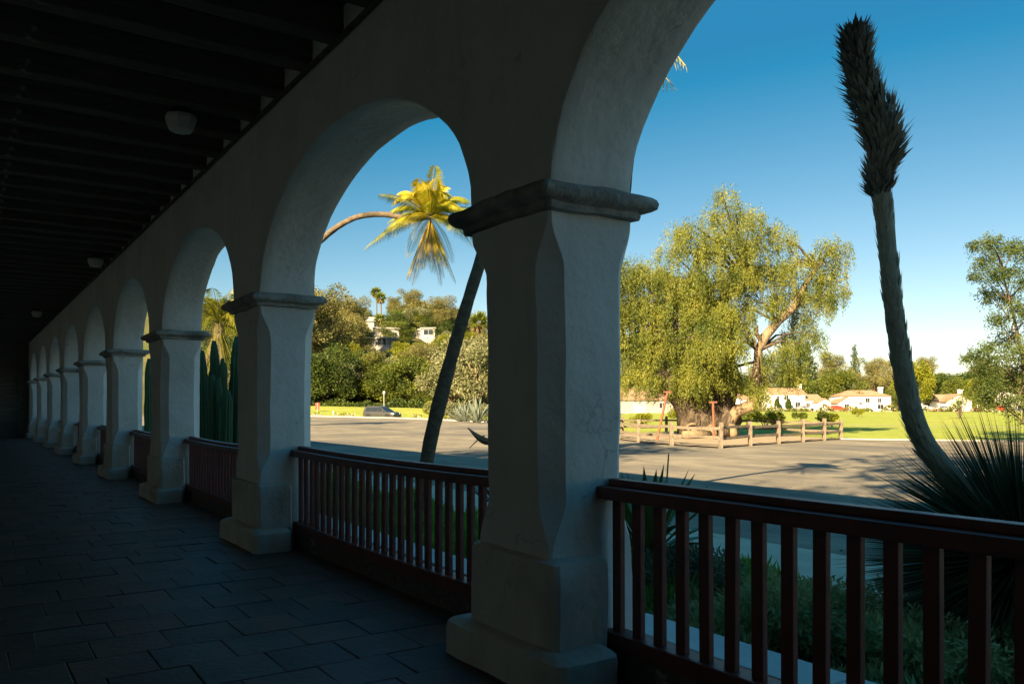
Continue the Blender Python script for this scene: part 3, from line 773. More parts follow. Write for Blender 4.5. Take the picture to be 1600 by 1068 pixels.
x, y = PX(342, D3); tp = [Vector((x, y, zg(x, y))), Vector((x+.1, y, 3.5)), V(342, 505, D3)]
feather_palm('palm', 'sunlit bushy palm rising behind the cactuses', tp, [.5, .4, .4], 4.2, 40, 21, wl=1.0, dead=14, n=24, mats=(leafmat('shaggy_palm_leaf', (.05,.075,.012), (.17,.19,.022), .35, scale=1.2), leafmat('yellow_palm_leaf', (.10,.12,.014), (.30,.27,.028), .35, scale=1.2), palm_dead))  # greener and yellower leaf colours mixed at random over the fronds

hill_palm = leafmat('hill_palm_leaf', (.07,.10,.014), (.22,.24,.03), .3, scale=1.2)
def fan_palm(label, px, pytop, d, r, seed, group='thin palms on the hill'):
    random.seed(seed); x, y = PX(px, d); z0 = zt(x, y)-.3; zt_ = PZ(pytop, d)
    t = empty('fan_palm', (x, y, z0)); tag(t, label, 'palm tree', group)
    mb = MB(); H = zt_-z0; mb.tube([(0, 0, 0), (.1, 0, H*.5), (0, .1, H)], [.3, .22, .18], 7); mb.build('trunk', palmbark, t)
    n = 260; d_ = unit(rng.normal(size=(n, 3))+np.array([0, 0, .25])); P = np.array([0, .1, H])+d_*r*.25
    leaves('crown', P, d_, rng.uniform(r*.6, r, n), r*.16, hill_palm, t)
    n = 120; d2 = unit(rng.normal(size=(n, 3))*np.array([.5, .5, .2])+np.array([0, 0, -1])); leaves('skirt', np.array([0, .1, H])+d2*r*.2, d2, r*.9, r*.1, palm_dead, t)
fan_palm('taller thin fan palm standing highest above the hill trees', 588, 457, 262, 1.9, 1)
fan_palm('thin fan palm just right of the taller one on the hill', 595, 465, 240, 1.8, 2)
fan_palm('stout fan palm lower on the hill above the round-balcony house', 594, 499, 208, 1.7, 3)
fan_palm('pale fan palm left of the upper eucalyptus on the hill', 616, 480, 240, 1.8, 4)
fan_palm('fan palm right of the leaning trunk near the hill top', 748, 503, 190, 2.6, 6)

# ------------------------------------------------------------------ trees
def tree_proto(kind, seed, H, Rr, mat, leaf, nleaf, trunk=.25, trunkmat=bark, squash=.75, low=.3, nclump=14, wleaf=.5):
    """parts of a tree standing at the origin -> (list of (name, mesh))"""
    rr = random.Random(seed); cl = []; mb = MB()
    mb.tube([(0, 0, -.5), (rr.uniform(-.3, .3), rr.uniform(-.3, .3), H*low*.6), (rr.uniform(-.5, .5), rr.uniform(-.5, .5), H*low*1.2), (0, 0, H*.72)], [trunk*1.3, trunk, trunk*.8, trunk*.25], 8, rough=.3)
    for k in range(nclump):
        f = (k+.5)/nclump; a_ = k*2.39996+rr.uniform(-.4, .4)
        if kind == 'round': z = H*(low+(1-low)*(.1+.75*f)); q = Rr*math.sqrt(max(.05, 1-((f-.35)/.72)**2))*rr.uniform(.4, .92); r_ = Rr*rr.uniform(.22, .44)
        elif kind == 'open': z = H*(low+(1-low)*(.15+.75*f)); q = Rr*rr.uniform(.25, .95)*(1-.45*f); r_ = Rr*rr.uniform(.22, .36)
        elif kind == 'cone': z = H*(low+(1-low)*(.05+.9*f)); q = Rr*(1-f)*rr.uniform(.4, .8); r_ = Rr*(.16+.42*(1-f))
        elif kind == 'flat': z = H*(.66+.22*rr.random()); q = Rr*math.sqrt(f)*.85; r_ = Rr*rr.uniform(.25, .34)
        p = Vector((q*math.cos(a_), q*math.sin(a_), z)); cl.append((p, r_))
        st = Vector((0, 0, max(H*low*.7, z-q*.9-.1*H))); mb.tube([st, st.lerp(p, .5)+Vector((0, 0, .06*H)), p], [trunk*.4, trunk*.26, trunk*.08], 5, cap=False)
    tm = mb.mesh('trunk', smooth='all'); tm.materials.append(trunkmat)
    P, A = crown_pts(cl, nleaf/sum(c_[1]**2 for c_ in cl), squash)
    o = leaves('crown', P, A, rng.uniform(leaf*.6, leaf*1.3, len(P)), leaf*wleaf, mat); me = o.data; bpy.data.objects.remove(o)
    return tm, me
def plant_tree(proto, name, label, x, y, s=1, sz=None, rz=0, group=None, cat='tree', z=None):
    t = empty(name, (x, y, (zt(x, y) if z is None else z)-.1), rz); t.scale = (s, s, s if sz is None else sz); tag(t, label, cat, group)
    o = link('trunk', proto[0], None, t); o = link('crown', proto[1], None, t); return t
EUC = [tree_proto('open', 31+i, 20, 7.5, euc_leaf, .40, 15000, .42, barkpale, .8, .28, 22) for i in range(3)]
OAK = [tree_proto('round', 41+i, 10, 6, oak_leaf, .36, 14000, .35, bark, .8, .12, 22) for i in range(2)]
GRN = [tree_proto('round', 51+i, 9, 5, green_leaf, .36, 11000, .28, bark, .8, .12, 18) for i in range(3)]
SAGE = [tree_proto('round', 61+i, 8, 4.6, sage_leaf, .36, 10000, .26, barkpale, .8, .15, 18) for i in range(2)]
YEL = [tree_proto('round', 71+i, 9, 4.2, yellow_leaf, .36, 9000, .2, bark, .9, .18, 16) for i in range(2)]
PIN = [tree_proto('cone', 81+i, 16, 4.2, pine_leaf, .5, 6000, .3, bark, .6, .12, 22) for i in range(2)]
FLT = [tree_proto('flat', 91, 13, 9, oak_leaf, .55, 9000, .4, bark, .6, .4, 22)]
def T(P_, name, label, px, d, H0, h, s=1.0, group=None, rz=None):
    x, y = PX(px, d); k = h/H0
    return plant_tree(P_, name, label, x, y, k*s, k, random.uniform(0, 6.28) if rz is None else rz, group)
random.seed(77)
# left side, seen through the second arch
T(EUC[0], 'eucalyptus', 'big brownish eucalyptus rising left beside the second pillar', 500, 150, 20, 20, 1.0)
T(EUC[1], 'eucalyptus', 'tall eucalyptus with two tufts above the left hill trees', 552, 180, 20, 15.5, .8)
T(EUC[2], 'eucalyptus', 'leafy eucalyptus low on the left slope behind the dark oaks', 462, 142, 20, 19, 1.0)
T(OAK[0], 'oak_tree', 'dark dense oak at the lawn edge left of the parked car', 508, 136, 10, 9.8, 1.0)
T(OAK[1], 'oak_tree', 'dark oak beside the second pillar at the lawn edge', 474, 134, 10, 8.5, 1.1)
T(OAK[1], 'oak_tree', 'dark oak right behind the grey parked car', 548, 141, 10, 7.4, .9)
T(GRN[0], 'tree', 'broad rounded green tree behind the sign post', 634, 138, 9, 8.0, 1.3)
T(GRN[2], 'tree', 'small green tree at the right foot of the rounded tree', 676, 134, 9, 5.2, 1.2)
T(SAGE[0], 'olive_tree', 'grey-green olive tree left of the leaning palm trunk', 706, 132, 8, 9.0, .9)
T(SAGE[1], 'olive_tree', 'grey-green olive tree right of the leaning palm trunk', 745, 126, 8, 11, .9)
T(SAGE[0], 'olive_tree', 'pale olive tree higher on the slope behind the leaning palm', 716, 150, 8, 13, .9)
T(EUC[1], 'eucalyptus', 'dark-topped eucalyptus with a white trunk on the hill crest', 690, 217, 20, 13.5, 1.1, rz=1.0)
T(EUC[0], 'eucalyptus', 'wide eucalyptus at the middle of the hill crest', 642, 222, 20, 11.5, 1.15, rz=2.6)
T(EUC[2], 'eucalyptus', 'small eucalyptus on the hill crest beside the thin palms', 616, 236, 20, 8.5, 1.1)
grp = 'trees crowding the hillside'
kinds = [(EUC, 20, 'eucalyptus', 9, 15), (GRN, 9, 'tree', 5, 9), (SAGE, 8, 'tree', 5, 8), (OAK, 10, 'oak_tree', 5, 9), (YEL, 9, 'tree', 5, 8)]
keepout = [(600, 172, 200), (655, 188, 215), (576, 202, 222)]
def size(h, k): return ('tall ' if h > 9 else 'low ' if h < 4.5 else 'mid-height ' if h < 6.5 else 'full ') 
def where_l(px, d):
    a = 'behind the third pillar' if px < 380 else 'behind the second pillar' if px < 490 else 'above the dark oaks' if px < 560 else 'around the hillside houses' if px < 640 else 'left of the leaning palm trunk' if px < 700 else 'right of the leaning palm trunk' if px < 757 else 'behind the foreground pillar'
    b = 'low on the hill' if d < 165 else 'halfway up the hill' if d < 215 else 'near the hill crest'
    return b + ' ' + a
def where_r(px, d):
    a = 'behind the foreground pillar' if px < 985 else 'behind the pepper tree' if px < 1200 else 'above the two-storey white house' if px < 1300 else 'above the broad-roofed white house' if px < 1385 else 'above the low gabled house' if px < 1500 else 'behind the feathery tree at right'
    return ('close ' if d < 300 else 'far ') + a
KN = ['olive-brown eucalyptus', 'rounded green tree', 'grey-green tree', 'dark green oak', 'yellow-green tree']
SKX = [300, 490, 560, 580, 600, 618, 640, 690, 722, 760, 830]; SKY_ = [490, 462, 478, 500, 508, 488, 472, 462, 486, 505, 520]
for i in range(540):
    px = random.uniform(485, 768) if random.random() < .84 else random.choice((random.uniform(305, 400), random.uniform(770, 880))); d = 138+150*random.random()**.9
    if any(abs(px-a) < 15 and b+8 < d < c_ for a, b, c_ in keepout): continue
    k = random.choices(range(5), [1.6, 4, 5, 2, 2.4])[0]
    if random.random() > (.40 if d < 190 else .55): continue
    pr, H0, nm, h0, h1 = kinds[k]; x, y = PX(px, d)
    h = min(random.uniform(h0, h1), PZ(np.interp(px, SKX, SKY_), d)-zt(x, y))
    for a, b, yb in ((600, 197, 549), (656, 213, 535), (576, 219, 519)):
        if abs(px-a) < 28 and d < b: h = min(h, PZ(yb, d)-zt(x, y)+.3)
    if h < 1.8: continue
    T(random.choice(pr), nm, size(h, k)+KN[k]+' '+where_l(px, d), px, d, H0, h, random.uniform(1.0, 1.5) if k else random.uniform(.9, 1.3), grp)
# right side behind the houses
grp2 = 'trees behind the white houses'
for i in range(105):
    px = random.uniform(950, 1660); d = random.uniform(236, 420)
    k = random.choices(range(5), [3, 4, 2, 4, 1.5])[0]; pr, H0, nm, h0, h1 = kinds[k]
    h = random.uniform(h0*1.15, h1*1.3)
    T(random.choice(pr), nm, size(h-2, k)+KN[k]+' '+where_r(px, d), px, d, H0, h, random.uniform(.9, 1.4), grp2)
T(PIN[0], 'conifer', 'dark conifer right of the pepper tree above the white houses', 1262, 262, 16, 22, 1)
T(PIN[1], 'conifer', 'thin pointed conifer on the skyline right of the pepper tree', 1335, 330, 16, 26, .6)
T(EUC[0], 'eucalyptus', 'rounded brown-green skyline tree left of the seed stalk', 1365, 300, 20, 19, 1.1)
T(EUC[2], 'eucalyptus', 'pale skyline tree between the two conifers', 1300, 310, 20, 21, 1.1)
T(PIN[0], 'conifer', 'small dark conifer on the skyline right of the seed stalk', 1428, 340, 16, 19, .7)
T(FLT[0], 'tree', 'wide dark umbrella tree left of the feathery tree', 1480, 285, 13, 13, 1.5)
T(FLT[0], 'tree', 'wide dark umbrella tree behind the low white gabled house', 1535, 300, 13, 13, 1.5)
T(YEL[0], 'tree', 'bright yellow-green tree between the houses right of the seed stalk', 1432, 205, 9, 12.5, 1.0)
T(YEL[1], 'tree', 'bright yellow tree right of the low gabled house', 1528, 215, 9, 9, .9)
T(GRN[1], 'tree', 'green tree beside the right end of the low gabled house', 1550, 196, 9, 11, 1.0)
T(OAK[0], 'oak_tree', 'dark oak behind the two-storey white house', 1240, 240, 10, 12, 1.1)
T(GRN[2], 'tree', 'olive tree right behind the two-storey white house', 1310, 235, 9, 12, 1.2)

# ------------------------------------------------------------------ pepper tree
def pepper():
    random.seed(5); DD = 46
    bx, by = PX(1112, 45.5); t = empty('pepper_tree', (bx, by, -.3)); B = Vector((bx, by, -.3))
    tag(t, 'huge weeping pepper tree with a massive gnarled trunk inside the rail fence', 'pepper tree')
    dirv = Vector((SY, CY, 0))
    def Q(px, py, off=0): 
        v_ = V(px, py, DD+off); return v_ - B
    mb = MB()
    mb.tube([Q(1105, 678), Q(1102, 655), Q(1098, 635), Q(1090, 612), Q(1085, 585)], [1.5, 1.25, 1.15, .9, .6], 16, rough=.55, seed=1)
    mb.tube([Q(1125, 678, -.4), Q(1130, 655, -.4), Q(1128, 630), Q(1135, 600), Q(1140, 570, 1)], [1.0, .85, .7, .55, .4], 14, rough=.6, seed=4)
    mb.tube([Q(1085, 676, -.3), Q(1078, 640, -.4), Q(1062, 618, -.8), Q(1040, 598, -1), Q(1018, 578, -.6), Q(1000, 545, 0)], [.9, .7, .55, .5, .42, .25], 12, rough=.5, seed=8)
    mb.build('trunk', M('shaded_gnarled_bark', (.028,.022,.016), (.09,.066,.046), 4, .95, 1.0, 9, .1, stretch=(1,1,.35), c3=(.15,.115,.08), s3=2.5, bdist=.12), t, smooth='all')  # trunk bark darkened in colour for the shade under the crown
    mb = MB()
    mb.tube([Q(1135, 675, -.6), Q(1138, 658, -.8), Q(1150, 643, -1), Q(1172, 634, -1.2), Q(1183, 618, -1.4), Q(1184, 580, -1.5), Q(1184, 548, -1.5), Q(1195, 525, -1.5), Q(1215, 503, -1.2), Q(1238, 482, -1), Q(1255, 450, -.6), Q(1275, 420, -.3), Q(1296, 392, 0)],
            [.6, .42, .34, .34, .29, .25, .235, .26, .21, .22, .15, .11, .05], 12, rough=.4, seed=2)
    mb.tube([Q(1192, 533, -1.5), Q(1182, 522, -1.6), Q(1183, 508, -1.6)], [.16, .12, .06], 7); mb.tube([Q(1184, 560, -1.5), Q(1180, 545, -1.8), Q(1181, 530, -1.9)], [.1, .07, .04], 6)
    mb.build('limb', barkpale, t, smooth='all')
    cl = [(1128, 310, 22), (1115, 345, 26), (1150, 345, 30), (1175, 350, 26), (1085, 365, 28), (1060, 372, 26), (1205, 365, 26), (1228, 385, 26), (1130, 385, 34), (1170, 395, 34), (1095, 405, 36),
          (1045, 400, 22), (1010, 440, 32), (985, 430, 30), (960, 450, 34), (1050, 450, 36), (1100, 455, 38), (1150, 445, 38), (1195, 435, 32), (1232, 430, 26), (1265, 405, 18), (1292, 392, 24), (1312, 392, 18), (1300, 425, 24), (1275, 440, 24), (1310, 460, 18), (1285, 470, 20), (1250, 465, 24),
          (1000, 490, 36), (960, 500, 36), (1045, 500, 38), (1095, 505, 40), (1145, 500, 36), (1180, 480, 24), (1215, 470, 22), (1255, 500, 22), (1235, 530, 20), (1265, 525, 18), (1225, 555, 22), (1250, 545, 18), (1010, 540, 36), (970, 545, 36), (1060, 545, 38), (1110, 550, 38), (1150, 550, 24), (1220, 580, 20), (1240, 575, 16), (1205, 560, 16), (1000, 580, 28), (1040, 575, 26), (1130, 575, 22), (1155, 590, 14), (1185, 612, 16), (1175, 595, 12), (990, 596, 24), (1022, 596, 22), (1062, 584, 26), (1095, 590, 26), (1120, 596, 18), (1075, 598, 22), (1105, 606, 16), (1140, 590, 18), (1050, 600, 20), (1240, 420, 24), (1180, 430, 30), (1085, 480, 36), (1130, 520, 34), (1030, 560, 30), (1085, 570, 28)]
    br = MB(); P = []; A = []; LL = []
    hubs = [Q(1085, 590), Q(1140, 575, 1), Q(1120, 480, 1), Q(1160, 430), Q(1215, 503, -1.2), Q(1275, 420, -.3), Q(1030, 540, -1), Q(1184, 548, -1.5)]
    for a_, b_ in ((0, 2), (1, 2), (2, 3), (6, 0)): br.tube([hubs[a_], hubs[a_].lerp(hubs[b_], .5)+Vector((.3, 0, .2)), hubs[b_]], [.35, .28, .18], 7, rough=.3)
    for px, py, rp in cl:
        r_ = rp/1280*DD; wid = max(.2, 1-abs(px-1120)/230)
        for rep in range(3 if rp > 30 else 2):
            off = random.uniform(-1, 1)*4.3*wid if rep else -3.2*wid*random.uniform(.4, 1.0)
            c_ = Q(px, py, off) + Vector((0, 0, r_*.4)); h_ = min(hubs, key=lambda q: (q-c_).length + (3 if q.z > c_.z+.3 else 0))
            br.tube([h_, h_.lerp(c_, .55)+Vector((0, 0, .35)), c_], [.09, .055, .02], 5, cap=False)
            ns = int(9*r_*r_)+3
            for k in range(ns):
                b = ball(1, .5)[0]; g0 = c_ + Vector((b[0]*r_, b[1]*r_, abs(b[2])*r_*.75-.1)); gl = random.uniform(.7, 1.9)*(.75+.35*r_); dx = Vector((b[0], b[1], 0))*.25
                for q in range(3 if py < 440 else 5):
                    s0 = g0 + Vector((random.gauss(0, .16), random.gauss(0, .16), random.gauss(0, .1))); ln = gl*random.uniform(.55, 1.0); m_ = int(ln*26)+6
                    u = rng.random(m_); pos = np.array(s0)[None]+np.outer(u, np.array([dx.x*ln, dx.y*ln, -ln]))+rng.normal(size=(m_, 3))*(.05+.05*(1-u))[:, None]
                    P.append(pos); A.append(rng.normal(size=(m_, 3))*.5+np.array([0, 0, -.9]))
    br.build('branches', bark, t, smooth='all')
    P = np.concatenate(P); A = np.concatenate(A); k = P[:, 2] > 1.55
    P = P[k]; A = A[k]
    leaves('crown', P, A, rng.uniform(.09, .18, len(P)), rng.uniform(.028, .048, len(P)), pepper_leaf, t)
    # pale root flare
    mb = MB()
    for px, py, off in ((1080, 680, -1.5), (1142, 682, -1.3), (1110, 682, -1.8)):
        q = Q(px, py, off); mb.tube([q+Vector((0, 0, .45)), q+dirv*-.5+Vector((.1, 0, .05))], [.34, .18], 8, rough=.4)
    mb.build('root_flare', barkpale, t, smooth='all')
    return len(P)
npl = pepper()
def prop_pole(label, a, b, d):
    p, q = V(*a, d), V(*b, d); q.z = -.26; t = empty('prop_pole', q); tag(t, label, 'pole', 'rusty poles propping the pepper tree')
    mb = MB(); mb.tube([(0, 0, -.05), p-q], [.07, .06], 8); mb.build('pole', rust, t)
    mb = MB(); dd = (p-q); mb.bar(dd-Vector((.18, -.1, 0)), dd+Vector((.18, -.1, 0)), .1, .08); mb.build('saddle', rust, t)
prop_pole('rusty leaning pole propping the left limb of the pepper tree', (1043, 612), (1026, 681), 41)
prop_pole('rusty upright pole in front of the pepper tree trunk', (1114, 628), (1116, 682), 42)
mb = MB(); a_ = V(1068, 679, 42.5); b_ = V(1110, 677, 43.2); a_.z = b_.z = -.05; mb.tube([a_, a_.lerp(b_, .5)+Vector((0, 0, .03)), b_], [.22, .2, .17], 10, rough=.3)
o = mb.build('log', barkpale, smooth='all'); tag(o, 'pale log lying on bare soil in front of the pepper tree trunk', 'log')

# split rail fence
def fence():
    t = empty('rail_fence', (fence_pts[4][0], fence_pts[4][1], -.3)); tag(t, 'weathered two-rail wooden fence around the pepper tree', 'fence'); B = Vector(t.location)
    ring = fence_pts + fence_back + [fence_pts[0]]
    pm = []
    for k in range(3):
        mb = MB(); j = lambda: random.uniform(-.012, .012)
        mb.loft([[Vector((sx*.078+j(), sy*.078+j(), z)) for sx, sy in ((-1,-1),(1,-1),(1,1),(-1,1))] for z in (-.3, .3, .7, 1.08)]); me = mb.mesh('post', bevel=.012); me.materials.append(fencewood); pm.append(me)
    for i, (x, y) in enumerate(ring[:-1]):
        o = link('post', pm[i % 3], None, t); o.location = Vector((x, y, zg(x, y)))-B; o.rotation_euler = (random.uniform(-.03, .03), random.uniform(-.03, .03), random.uniform(-.2, .2)-YAW); o.scale[2] = random.uniform(.95, 1.05)
    for i in range(len(ring)-1):
        (x0, y0), (x1, y1) = ring[i], ring[i+1]
        for zz in (.42, .84):
            mb = MB(); p = Vector((x0, y0, -.3+zz+random.uniform(-.03, .03)))-B; q = Vector((x1, y1, -.3+zz+random.uniform(-.03, .03)))-B; e = (q-p).normalized()*.1
            mid = p.lerp(q, .5)+Vector((0, 0, random.uniform(-.03, .01)))
            for a_, b_ in ((p-e, mid), (mid, q+e)): mb.bar(a_, b_, .06, .115)
            mb.build('rail', fencewood, t)
fence()

# feathery tree at the right edge
def feathery():
    random.seed(8); DD = 38; bx, by = PX(1612, DD); t = empty('tree', (bx, by, -.3)); B = Vector((bx, by, -.3)); tag(t, 'open feathery dark green tree at the right edge of the view', 'tree')
    def Q(px, py, off=0): return V(px, py, DD+off)-B
    mb = MB(); mb.tube([Q(1612, 690), Q(1606, 640), Q(1598, 560), Q(1585, 500), Q(1570, 440), Q(1558, 395)], [.15, .12, .09, .065, .04, .015], 8, rough=.2)
    P = []; A = []
    cl = [(1548, 378, 14), (1520, 384, 9), (1560, 392, 18), (1535, 410, 13), (1588, 385, 14), (1605, 395, 16), (1552, 430, 18), (1580, 425, 14), (1525, 432, 8), (1545, 460, 15), (1570, 465, 16), (1600, 440, 14), (1625, 430, 22), (1590, 480, 16), (1560, 500, 16), (1612, 490, 22), (1575, 530, 18), (1545, 540, 9), (1530, 555, 14), (1512, 560, 9), (1560, 560, 20), (1595, 545, 22), (1530, 575, 12), (1580, 585, 24), (1550, 600, 16), (1610, 580, 26), (1600, 620, 26), (1570, 625, 18), (1540, 620, 10), (1640, 540, 30), (1640, 480, 28), (1660, 600, 34), (1625, 650, 26)]
    for px, py, rp in cl:
        r_ = rp/1280*DD; c_ = Q(px, py, random.uniform(-1.6, 1.6)); h_ = Q(1600-(634-py)*.13, py+38)
        mb.tube([h_, h_.lerp(c_, .5)+Vector((0, 0, .08)), c_], [.035, .022, .008], 5, cap=False)
        for k in range(int(62*r_/.4)):
            b = unit(rng.normal(size=(1, 3)))[0]*np.array([1, 1, .8]); s0 = np.array(c_)+b*r_*random.random()*1.15; e = b*r_*random.uniform(.4, .9)+np.array([0, 0, -.08]); m_ = 12
            u = rng.random(m_); P.append(s0+np.outer(u, e)+rng.normal(size=(m_, 3))*.07); A.append(rng.normal(size=(m_, 3))+e)
    mb.build('trunk', bark, t, smooth='all'); P = np.concatenate(P); A = np.concatenate(A)
    leaves('crown', P, A, rng.uniform(.09, .16, len(P)), .045, dark_feather_leaf, t)
feathery()

# trees behind the porch roof (their shade dapples the plaza)
BIG = tree_proto('open', 131, 24, 8, euc_leaf, .55, 5200, .45, barkpale, .8, .35, 26)
for i, (x, y, h, lb) in enumerate(((-10, -6, 22, 'tall open eucalyptus behind the porch roof near the camera'), (-12, -22, 24, 'tall open eucalyptus behind the porch roof to the right'), (-11, 10, 19, 'open eucalyptus behind the middle of the porch roof'))):
    plant_tree(BIG, 'eucalyptus', lb, x, y, h/24, h/24, i*1.3)

# ------------------------------------------------------------------ shrubs, agaves, garden
for i, (px, d, r_, h, m_, lb) in enumerate([
        (690, 92, 2.0, 1.6, sage_leaf, 'grey-green mound of shrub left of the leaning palm foot'), (705, 88, 1.8, 1.9, sage_leaf, 'silvery shrub beside the pale agaves'),
        (672, 100, 1.5, 1.9, yellow_leaf, 'yellow-green grassy shrub at the lawn edge'), (748, 84, 1.8, 1.7, sage_leaf, 'pale shrub between agave and big pillar')]):
    x, y = PX(px, d); shrub('shrub', lb, (x, y, zg(x, y)), r_, h, m_, 2200, .22, .1, group='shrubs at the plaza edge')
for i, (px, d, L, lb) in enumerate([(728, 80, 2.3, 'large pale agave at the far plaza edge'), (746, 78, 2.6, 'largest pale agave beside the foreground pillar'), (715, 84, 1.7, 'smaller pale agave left of the large ones')]):
    x, y = PX(px, d); rosette('agave', lb, 'agave', (x, y, zg(x, y)+.05), 24, L, .3, agave_leaf, (12, 86), .12, 'pale agaves at the plaza edge', seed=20+i)
rb = [(1195, 62, .9, 1.5), (1212, 63, .8, 1.2), (1288, 66, .8, 1.3), (1300, 66, .7, 1.1), (1062, 66, 1.0, 1.6), (1000, 64, .9, 1.2), (1168, 70, .8, 1.2), (1500, 110, 2.2, 3.2), (1340, 120, 1.0, 1.3), (1120, 75, .9, 1.2), (1250, 90, .8, 1.0)]
rl = ['leafy rose bush behind the fence rails right of the bent limb', 'small rose bush beside the leafy one behind the fence', 'rose bush behind the fourth fence post', 'low rose bush right of the fourth fence post', 'leafy bush behind the left limb of the pepper tree', 'low bush beside the foreground pillar edge', 'small bush left of the bent limb', 'broad leafy bush in front of the low gabled house', 'round little bush out on the lawn', 'bush behind the pepper trunk', 'small bush on the lawn toward the white houses']
for (px, d, r_, h), lb in zip(rb, rl):
    x, y = PX(px, d); shrub('bush', lb, (x, y, zg(x, y)), r_, h, green_leaf if random.random() < .5 else yellow_leaf, 1500, .16, .09, cat='bush', group='garden bushes on the lawn', nb=8)
# hedge and flower border at the far edge of the lawn
n = 9000; bxs = []
for k in range(n):
    px = random.uniform(985, 1620); d = 193+random.uniform(-2, 2); x, y = PX(px, d)
    v_ = mnoise.noise(Vector((px*.05, 3, 1)))+.2
    if v_ > 0: bxs.append((x, y, zg(x, y)+random.random()*1.5*min(1, v_*2)))
P = np.array(bxs); k3 = rng.random(len(P))
for nm, sel, m_ in (('border_foliage', k3 < .55, green_leaf), ('border_dry_foliage', (k3 >= .55) & (k3 < .8), euc_leaf), ('border_white_blossom', (k3 >= .8) & (k3 < .93), flower_white), ('border_red_blossom', k3 >= .93, flower_red)):
    q = P[sel]; tag(leaves(nm, q, rng.normal(size=q.shape)+np.array([0, 0, .5]), .45, .28, m_), kind='stuff')
# low undergrowth along the left lawn edge
bxs = []
for k in range(9000):
    px = random.uniform(380, 830); d = np.interp(px, [380, 480, 640, 800], [136, 132, 129, 114])+random.uniform(0, 4); x, y = PX(px, d); bxs.append((x, y, zt(x, y)+random.random()**1.5*1.7*max(0, .35+mnoise.noise(Vector((x*.35, y*.35, 4))))))
P = np.array(bxs); tag(leaves('undergrowth', P, rng.normal(size=P.shape)+np.array([0, 0, .4]), .36, .2, oak_leaf), kind='stuff')
# pale flowers and dry tufts beside the far kerb
bxs = []
for k in range(2600):
    px = random.uniform(470, 800); d = np.interp(px, [380, 490, 640, 760, 850], [113, 106, 95, 80, 62])+random.uniform(.8, 2.2); x, y = PX(px, d)
    if mnoise.noise(Vector((px*.04, 9, 2))) > -.1 and not 555 < px < 645: bxs.append((x, y, zg(x, y)+random.random()*.35))
P = np.array(bxs); s_ = rng.random(len(P)) < .45
tag(leaves('kerb_blossom', P[s_], rng.normal(size=P[s_].shape)+np.array([0, 0, 1]), .2, .15, flower_white), kind='stuff')
tag(leaves('kerb_tufts', P[~s_], rng.normal(size=P[~s_].shape)*.5+np.array([0, 0, 1]), .35, .12, yellow_leaf), kind='stuff')

n = 700; px_ = rng.uniform(500, 1700, n); dd = rng.uniform(9, 42, n); P = np.array([(*PX(a, b), 0) for a, b in zip(px_, dd)]); P = P[P[:, 0] > 8.2]; P[:, 2] = -.292
tag(leaves('leaf_litter', P, rng.normal(size=P.shape)*np.array([1, 1, .08]), .05, .022, leafmat('litter_leaf', (.10,.075,.04), (.19,.14,.08), .1)), kind='stuff')

